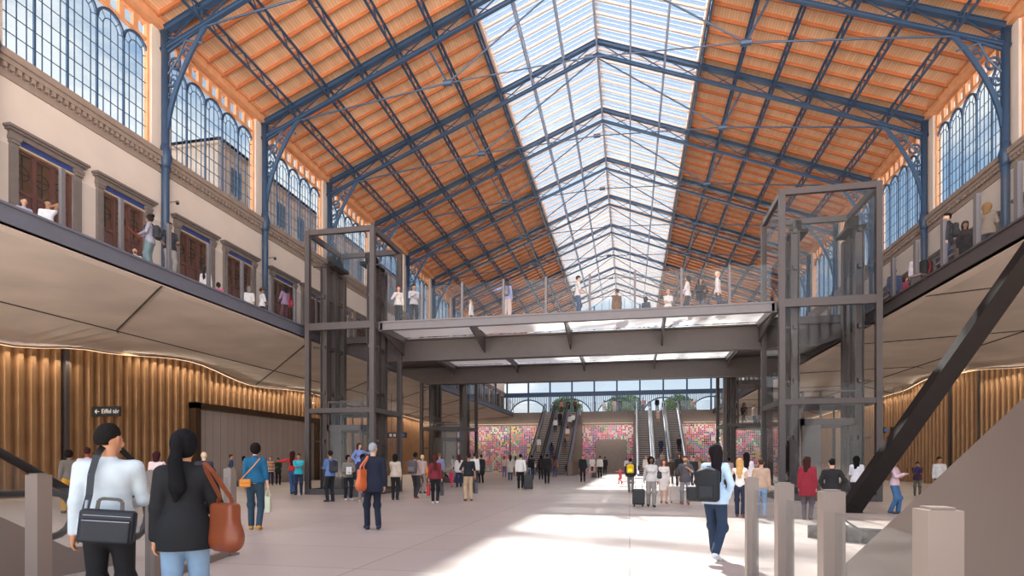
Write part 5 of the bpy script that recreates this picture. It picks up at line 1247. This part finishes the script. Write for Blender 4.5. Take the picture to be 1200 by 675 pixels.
# ------------------------------------------------------------------ what they carry
# black laptop bag of the man in front
def laptop_bag():
    p=wpt('man1',(.03,-.27,.985)); r=bag_root('laptop_bag','man1',p,'black laptop bag hanging behind the man in the white shirt','bag',rz=math.radians(-6)); r.rotation_euler.y=math.radians(6); m=cmat('leather',(22,26,36),.6,bump=.1)
    B=SDF(.01); B.box((0,0,-.02),(.15,.022,.095),.03); link_mesh('bag_body',B.mesh('b',.009),m,r,True)
    B=SDF(.01); B.box((0,-.05,-.05),(.145,.008,.075),.012); link_mesh('front_pocket',B.mesh('b',.009),m,r,True)
    h=MB(); h.strip([(-.08,0,.1),(-.075,0,.17),(-.05,0,.185),(.05,0,.185),(.075,0,.17),(.08,0,.1)],.022,.022); h.build('bag_handle',M['rubber'],r)
    h=MB(); h.box(-.15,.15,-.073,-.069,.022,.027); h.box(-.15,.15,-.056,-.051,.06,.064); h.build('zip',M['steel'],r)
    s=MB(); s.strip([(-.15,0,.1),(-.155,.06,.2),(-.17,.1,.35),(-.16,.14,.5),(-.145,.25,.59),(-.1,.34,.6),(.0,.47,.48)],.045,.008,(0,1,0)); s.build('shoulder_strap',M['rubber'],r)
    s=MB(); s.tube([(-.15,0,.1),(-.155,.03,.16)],.012,8); s.build('strap_clip',M['steel'],r)
laptop_bag()
shoulder_bag('woman1',1,(118,56,28),'brown leather shoulder bag of the woman in the black blazer',w=.33,h=.38,d=.15,z=.98,x=.29,y=-.12,name='leather_shoulder_bag',turn=38)
crossbody('teal',-1,(214,132,44),'small orange crossbody bag at the hip of the woman in teal')
shopping_bag('teal',1,(206,206,178),'pale green and white paper bag carried by the woman in teal',w=.26,h=.34,kind='paper_bag')
shoulder_bag('navy',-1,(206,104,58),'orange leather tote bag on the shoulder of the navy suit',w=.36,h=.46,d=.15,z=1.02,x=.24,y=-.12,name='tote_bag',turn=-40)
backpack('lightblue',(22,26,30),'black backpack slung on the woman in pale blue',w=.32,h=.5,z=1.12,y=-.2,x=-.04)
p=wpt('lightblue',(-.3,.1,.98)); r=bag_root('handbag','lightblue',p,'black handbag held left of the woman in pale blue','bag'); B=SDF(.02); B.box((0,0,0),(.11,.04,.07),.05); link_mesh('bag_body',B.mesh('b',.012),cmat('leather',(26,26,30),.5),r,True)
MB().tube([(-.08,0,.1),(-.05,0,.2),(.05,0,.2),(.08,0,.1)],.01,6).build('bag_handle',cmat('leather',(26,26,30),.5),r)
def phone(pid,side,lab):
    p=hand(pid,side); r=bag_root('phone',pid,p,lab,'phone'); MB().box(-.037,.037,-.005,.005,-.03,.12).build('phone_body',M['rubber'],r); MB().box(-.033,.033,-.007,-.005,-.024,.114).build('phone_screen',M['owin_'],r)
M['owin_']=mat('dark phone screen',(40,50,64),.15,var=0)
phone('l6',-1,'phone held by the woman in grey top'); phone('q10',-1,'phone held by the young woman in pink jumper'); phone('u2',-1,'phone at the ear of the person in white T-shirt')
backpack('m1',(44,46,50),'dark striped backpack of the man in blue shirt')
backpack('m6',(92,84,88),'large grey backpack by the left lift shaft',w=.36,h=.52,d=.18,z=1.2,y=-.22)
p=hand('m2',1); r=bag_root('leaflet','m2',p,'white leaflet held by the woman in patterned blouse','paper'); MB().box(-.1,.1,-.006,.006,-.05,.22).build('leaflet_sheet',M['white'],r)
shoulder_bag('m2',-1,(30,30,34),'black shoulder bag of the woman in patterned blouse',z=.95,x=.26)
shoulder_bag('l3',1,(60,50,54),'dark shoulder bag of the woman in pale pink',z=1.0,x=.26)
shoulder_bag('m7',1,(220,124,50),'orange bag of the blond person by the lift',z=1.0,x=.26,w=.26,h=.24)
shopping_bag('m8',-1,(170,36,44),'red shopping bag in the left hand of the checked shirt'); shopping_bag('m8',1,(60,54,58),'dark shopping bag in the right hand of the checked shirt',w=.34)
shopping_bag('m14',1,(84,82,90),'grey shopping bag of the man in black T-shirt',w=.34,h=.4)
shoulder_bag('n3',-1,(226,110,140),'pink bag near the foot of the left escalators',z=1.0,w=.26,h=.24)
suitcase('n4',(26,28,32),'black suitcase pulled by the person in white jumper',.38,-.15,w=.46,h=.68)
shoulder_bag('n5',1,(226,208,200),'white shoulder bag near the foot of the left escalators',z=1.0,w=.3,h=.26)
shoulder_bag('n8',1,(214,130,40),'orange handbag near the foot of the left escalators',z=.95,w=.26,h=.24)
suitcase('o2',(70,66,70),'small dark cabin case beside the woman in black skirt',-.1,.5,w=.4,h=.4)
backpack('o7',(240,190,40),'bright yellow backpack in the middle of the concourse',w=.32,h=.42)
suitcase('p1',(34,34,38),'black suitcase beside the woman in pale grey jumper',.42,-.1,w=.38,h=.5)
suitcase('p2',(226,210,200),'cream suitcase beside the auburn haired woman',-.5,-.35,w=.42,h=.52)
shoulder_bag('p1',-1,(40,34,34),'black shoulder bag of the woman in pale grey jumper',z=1.1,w=.24,h=.2)
shoulder_bag('p3',1,(50,42,42),'dark bag over the shoulder of the bearded man',z=1.15,w=.3,h=.26)
shoulder_bag('p8',1,(220,120,50),'orange bag in the crowd behind the pale blue shirt',z=.95,w=.26,h=.24)
backpack('b4',(120,112,116),'grey backpack of the woman pointing on the footbridge')
shoulder_bag('b6',-1,(60,60,66),'dark shoulder bag of the man looking down from the footbridge',z=1.0,w=.3,h=.28)
backpack('u5',(34,34,42),'black backpack of the woman reading the map')
p=wpt('u5',(0,.42,1.12)); r=bag_root('map','u5',p,'red and cream folding map held open on the left gallery','map'); r.rotation_euler.x=math.radians(-50)
M['mapred']=mat('red printed map',(176,60,44),.7,var=.25,scale=14)
m=MB()
for i in range(4): x0=-.3+i*.15; z0=.02*(i%2); z1=.02*((i+1)%2); m.add([(x0,z0,-.16),(x0+.15,z1,-.16),(x0+.15,z1,.16),(x0,z0,.16),(x0,z0+.004,-.16),(x0+.15,z1+.004,-.16),(x0+.15,z1+.004,.16),(x0,z0+.004,.16)],[(0,1,2,3),(7,6,5,4),(0,4,5,1),(1,5,6,2),(2,6,7,3),(3,7,4,0)])
m.build('map_sheet',M['mapred'],r)
shoulder_bag('u11',1,(200,40,70),'red bag of the woman with long dark hair on the left gallery',z=1.0,w=.3,h=.28)
backpack('g6',(34,34,40),'dark backpack of the man in pink shirt on the right gallery')
def stand_backpack():
    l=at(1089,19.6,DECK); l.x=9.85; r=empty('backpack',(l.x,l.y,DECK+.62),.6); tag(r,'black and red backpack resting by the right gallery glass','backpack')
    B=SDF(.03); B.box((0,0,0),(.14,.06,.2),.07); link_mesh('pack_body',B.mesh('p',.014),cmat('bag',(28,26,30),.7),r,True)
    b=MB(); b.strip([(-.1,-.14,-.2),(0,-.145,0),(-.05,-.14,.22)],.04,.02); b.build('red_piping',cmat('bag',(200,36,40),.6),r)
    q=MB(); q.box(-.3,.3,-.2,.2,-.62,-.27); 
    s=empty('low_bench',(l.x,l.y,DECK),.6); MB().box(-.6,.6,-.2,.2,.28,.34).build('bench_seat',M['panel'],s); 
    for x in (-.5,.5): MB().box(x-.04,x+.04,-.16,.16,0,.28).build('bench_leg',M['dsteel'],s)
    tag(s,'low bench under the black and red backpack','bench')
stand_backpack()
pl=at(421,23.4,0); s=empty('plinth_step',(pl.x,pl.y,0)); MB().box(-.35,.35,-.3,.3,0,.42).build('plinth_body',M['dsteel'],s); MB().box(-.37,.37,-.32,.32,.42,.45).build('plinth_top',M['taupe'],s); tag(s,'low steel plinth under the woman in lilac blue by the lift','plinth')
sign(-23.3,21.4,3.62,1.45,.44,0,'Eiffel tér','white','dark direction sign with white arrow and lettering on the left bronze wall',arrow=True,hang=.02)
sign(-20.9,42.5,3.7,1.1,.4,0,None,'white','small dark sign with pictograms left of the near left lift shaft',extra=['white','cyan','white','white'],hang=2.7)
sign(-18.6,42.5,3.45,1.6,.42,0,None,'white','small dark sign with white pictograms seen through the left lift shaft',extra=['white','white','white','cyan'],hang=3.0)
sign(14.4,44.0,3.3,.95,.42,0,'Metro','yellow','small dark sign with yellow Metro lettering on the right',hang=3.1)
sign(16.6,44.0,3.55,.6,.42,0,None,'white','small dark sign with a white and a blue pictogram on the right',extra=['white','cyan'],hang=2.9)
sign(17.5,44.0,3.55,.95,.42,0,'Exit','white','small dark sign with white lettering right of the pictogram sign',hang=2.9)
# ------------------------------------------------------------------ outside
M['ofac']=mat('weathered stone facade',(150,136,124),.9,var=.12,scale=.6); M['oroof']=mat('slate roof',(88,92,102),.8); M['owin']=mat('dark window pane',(60,66,76),.3,var=0)
def neighbour(x0,x1,y0,y1,h,lab):
    r=empty('building',((x0+x1)/2,(y0+y1)/2,0)); cx,cy=r.location.x,r.location.y
    a,b,c,d_=x0-cx,x1-cx,y0-cy,y1-cy
    m=MB(); m.box(a,b,c,d_,0,h); 
    for z in (h-.3,h-4.6,h-8.8): m.box(a-.3,b+.3,c-.3,d_+.3,z,z+.22)
    m.build('facade',M['ofac'],r)
    m=MB(); m.add([(a-.6,c-.6,h),(b+.6,c-.6,h),(b+.6,d_+.6,h),(a-.6,d_+.6,h),(0,c+5,h+3),(0,d_-5,h+3)],[(0,1,4),(1,2,5,4),(2,3,5),(3,0,4,5)]); m.build('roof',M['oroof'],r)
    inner=b if x1<0 else a; s=1 if x1<0 else -1
    y=c+1.5
    while y<d_-1.5:
        for z in (h-3.8,h-7.9,h-12): 
            w=MB(); w.box(min(inner,inner+s*.06),max(inner,inner+s*.06),y,y+1.2,z,z+2.3); w.build('window',M['owin'],r)
        y+=3.4
    tag(r,lab,'building')
neighbour(-46,-34,43,92,28.5,'weathered stone building seen through the left arched windows')
neighbour(33,44,60,96,20,'stone building seen low through the right arched windows')
M['leaf']=mat('tree foliage',(96,120,60),.9,var=.35,scale=2,bump=.5); M['bark']=mat('tree bark',(80,66,54),.9)
def tree(x,y,z,h,lab,seed):
    rnd=random.Random(seed); r=empty('tree',(x,y,z)); m=MB(); m.tube([(0,0,0),(.1,0,h*.3),(0,.1,h*.6)],[.35,.25,.12],8)
    for i in range(5):
        a=i*1.3; m.tube([(0,0,h*.35),(math.cos(a)*h*.2,math.sin(a)*h*.2,h*.65)],[.14,.05],6)
    m.build('trunk',M['bark'],r)
    f=MB()
    for i in range(2600):
        a=rnd.random()*2*PI; u=rnd.uniform(-1,1); rr=rnd.random()**.4; q=math.sqrt(1-u*u)
        c=Vector((math.cos(a)*q*rr*h*.36,math.sin(a)*q*rr*h*.36,h*.66+u*rr*h*.34)); s_=rnd.uniform(.18,.4)
        d1=Vector((rnd.gauss(0,1),rnd.gauss(0,1),rnd.gauss(0,1))).normalized()*s_; d2=d1.orthogonal().normalized()*s_*.6
        f.add([c-d1,c+d2,c+d1,c-d2],[(0,1,2,3)])
    f.build('crown',M['leaf'],r); tag(r,lab,'tree','trees beyond the far gable')
tree(-12,112,5,9,'leafy tree beyond the left arch of the far gable',1); tree(-1,116,5,10,'leafy tree beyond the middle arch of the far gable',2); tree(9,113,5,9,'leafy tree beyond the right arch of the far gable',3)
tag(MB().box(-90,90,YEND+1,YEND+70,4.4,5).build('floor_outside',mat('paved terrace outside',(150,146,140),.9)),kind='structure',label='paved terrace outside the far gable')
# ------------------------------------------------------------------ light, sky, camera
M['lamp']=mat('opal diffuser',(250,240,225),.5,var=0)
def emit(name,col,st):
    m,nt,b=new_mat(name); b.inputs['Emission Color'].default_value=lin(col)+(1,); b.inputs['Emission Strength'].default_value=st; b.inputs['Base Color'].default_value=lin(col)+(1,); return m
M['led']=emit('warm linear lamp',(255,226,190),.9)
def linear(x0,x1,y0,y1,z,rot,W,lab):  # added lamps without a known source, to brighten the end wall mosaics
    cx,cy=(x0+x1)/2,(y0+y1)/2; r=empty('linear_luminaire',(cx,cy,z)); a,b=(x1-x0)/2,(y1-y0)/2
    hz=MB(); hz.box(-a-.06,a+.06,-b-.06,b+.06,.12,.16); hz.box(-a-.06,-a-.03,-b-.06,b+.06,.0,.12); hz.box(a+.03,a+.06,-b-.06,b+.06,.0,.12); hz.build('housing',M['dsteel'],r); MB().box(-a+.01,a-.01,-b+.01,b-.01,.1,.118).build('diffuser',M['led'],r); tag(r,lab,'light')
    l=bpy.data.lights.new('linear_lamp','AREA'); l.shape='RECTANGLE'; l.size=x1-x0; l.size_y=y1-y0; l.energy=W; l.color=(1,.9,.76)
    o=bpy.data.objects.new('linear_lamp',l); COL.objects.link(o); o.parent=r; o.location=(0,0,-.02); o.rotation_euler=rot
def wave_lamp(side,W,lab):
    sg=-1 if side=='left' else 1; ctrl=WL if sg<0 else WR; X=-23.2 if sg<0 else 18.6; r=empty('linear_luminaire',(X,0,0)); m=MB(); d=MB(); y=6.0
    while y<66:
        a=(0,y,wave(ctrl,y)-.07); b=(0,y+1,wave(ctrl,y+1)-.07); m.bar(a,b,.1,.07); d.bar((a[0],a[1],a[2]-.04),(b[0],b[1],b[2]-.04),.05,.012); y+=1
    m.build('housing',M['bronze'],r); d.build('diffuser',M['led'],r); tag(r,lab,'light')
    for k in range(8):
        yy=9.5+k*7.5; l=bpy.data.lights.new('linear_lamp','AREA'); l.shape='RECTANGLE'; l.size=.08; l.size_y=7.2; l.energy=W; l.color=(1,.88,.72)
        o=bpy.data.objects.new('linear_lamp',l); COL.objects.link(o); o.parent=r; o.location=(-sg*.12,yy,wave(ctrl,yy)-.16); o.rotation_euler=(0,sg*.5,0)
wave_lamp('left',80,'slim linear lamp along the top of the left bronze wall'); wave_lamp('right',55,'slim linear lamp along the top of the right bronze wall')
linear(-21.5,-10.5,68.3,68.38,5.75,(.6,0,0),75,'added slim linear lamp brightening the left disc mosaic')
linear(-5.4,.4,68.3,68.38,5.75,(.6,0,0),40,'added slim linear lamp brightening the mosaic around the grey doorway')
linear(6.0,17.0,68.3,68.38,5.75,(.6,0,0),75,'added slim linear lamp brightening the right disc mosaic')
SUN_DIR=Vector((.175,-.80,-.78)).normalized()
def lights():
    l=bpy.data.lights.new('sun','SUN'); l.energy=SUN_E; l.angle=math.radians(1.2); l.color=(1,.93,.84)
    o=bpy.data.objects.new('sun',l); COL.objects.link(o); o.rotation_euler=SUN_DIR.to_track_quat('-Z','Y').to_euler(); o.location=(0,0,60)
    w=bpy.data.worlds.new('sky'); SC.world=w; w.use_nodes=True; nt=w.node_tree; N=nt.nodes; L=nt.links; bg=N['Background']
    tc=N.new('ShaderNodeTexCoord'); sp=N.new('ShaderNodeSeparateXYZ'); L.new(tc.outputs['Generated'],sp.inputs[0])
    cr=N.new('ShaderNodeValToRGB'); e=cr.color_ramp.elements
    e[0].position=.0; e[0].color=lin((206,190,176))+(1,); e[1].position=1; e[1].color=lin((130,164,205))+(1,)
    a=e.new(.49); a.color=lin((212,198,184))+(1,); a=e.new(.51); a.color=lin((222,232,240))+(1,); a=e.new(.68); a.color=lin((166,194,222))+(1,)
    mr=N.new('ShaderNodeMapRange'); mr.inputs[1].default_value=-1; mr.inputs[2].default_value=1; L.new(sp.outputs['Z'],mr.inputs[0]); L.new(mr.outputs[0],cr.inputs[0])
    mp=N.new('ShaderNodeMapping'); mp.inputs['Scale'].default_value=(1,1,2.2); L.new(tc.outputs['Generated'],mp.inputs[0])
    no=N.new('ShaderNodeTexNoise'); no.inputs['Scale'].default_value=2.6; no.inputs['Detail'].default_value=8; no.inputs['Roughness'].default_value=.6; L.new(mp.outputs[0],no.inputs['Vector'])
    cm=N.new('ShaderNodeMapRange'); cm.inputs[1].default_value=.47; cm.inputs[2].default_value=.62; cm.interpolation_type='SMOOTHSTEP'; L.new(no.outputs[0],cm.inputs[0])
    gt=N.new('ShaderNodeMath'); gt.operation='GREATER_THAN'; gt.inputs[1].default_value=0; L.new(sp.outputs['Z'],gt.inputs[0])
    mu=N.new('ShaderNodeMath'); mu.operation='MULTIPLY'; L.new(cm.outputs[0],mu.inputs[0]); L.new(gt.outputs[0],mu.inputs[1])
    mx=N.new('ShaderNodeMix'); mx.data_type='RGBA'; L.new(mu.outputs[0],mx.inputs[0]); L.new(cr.outputs[0],mx.inputs[6]); mx.inputs[7].default_value=(1.05,1.03,1.0,1)
    bk=N.new('ShaderNodeMapRange'); bk.inputs[1].default_value=.0; bk.inputs[2].default_value=-.04; bk.inputs[3].default_value=SKY_E; bk.inputs[4].default_value=SKY_E*BACK; L.new(sp.outputs['Z'],bk.inputs[0])  # glow below the horizon boosted as fill for ceiling and soffits
    b2=N.new('ShaderNodeMapRange'); b2.inputs[1].default_value=-.05; b2.inputs[2].default_value=-.5; b2.inputs[3].default_value=0; b2.inputs[4].default_value=SKY_E*UPBACK; L.new(sp.outputs['Y'],b2.inputs[0])  # extra glow added behind the camera to fill floor and people's backs
    b3=N.new('ShaderNodeMath'); b3.operation='ADD'; L.new(bk.outputs[0],b3.inputs[0]); L.new(b2.outputs[0],b3.inputs[1])
    L.new(mx.outputs[2],bg.inputs[0]); L.new(b3.outputs[0],bg.inputs[1])
SUN_E=10.5; SKY_E=.62; BACK=10.5; UPBACK=1.5
lights()
cam=bpy.data.cameras.new('camera'); cam.sensor_width=36; cam.lens=678/1200*36; cam.shift_y=(540-337.5)/1200; cam.clip_end=500
co=bpy.data.objects.new('camera',cam); COL.objects.link(co); co.location=(0,0,EYE); co.rotation_euler=(PI/2,0,math.radians(11.5)); SC.camera=co
SC.view_settings.view_transform='Standard'; SC.view_settings.look='None'; SC.view_settings.gamma=1; SC.view_settings.use_curve_mapping=False
SC.view_settings.exposure=0.98
cy=SC.cycles; cy.max_bounces=9; cy.diffuse_bounces=5; cy.glossy_bounces=3; cy.transmission_bounces=4; cy.transparent_max_bounces=24; cy.sample_clamp_indirect=6; cy.use_denoising=True; cy.caustics_reflective=False; cy.caustics_refractive=False
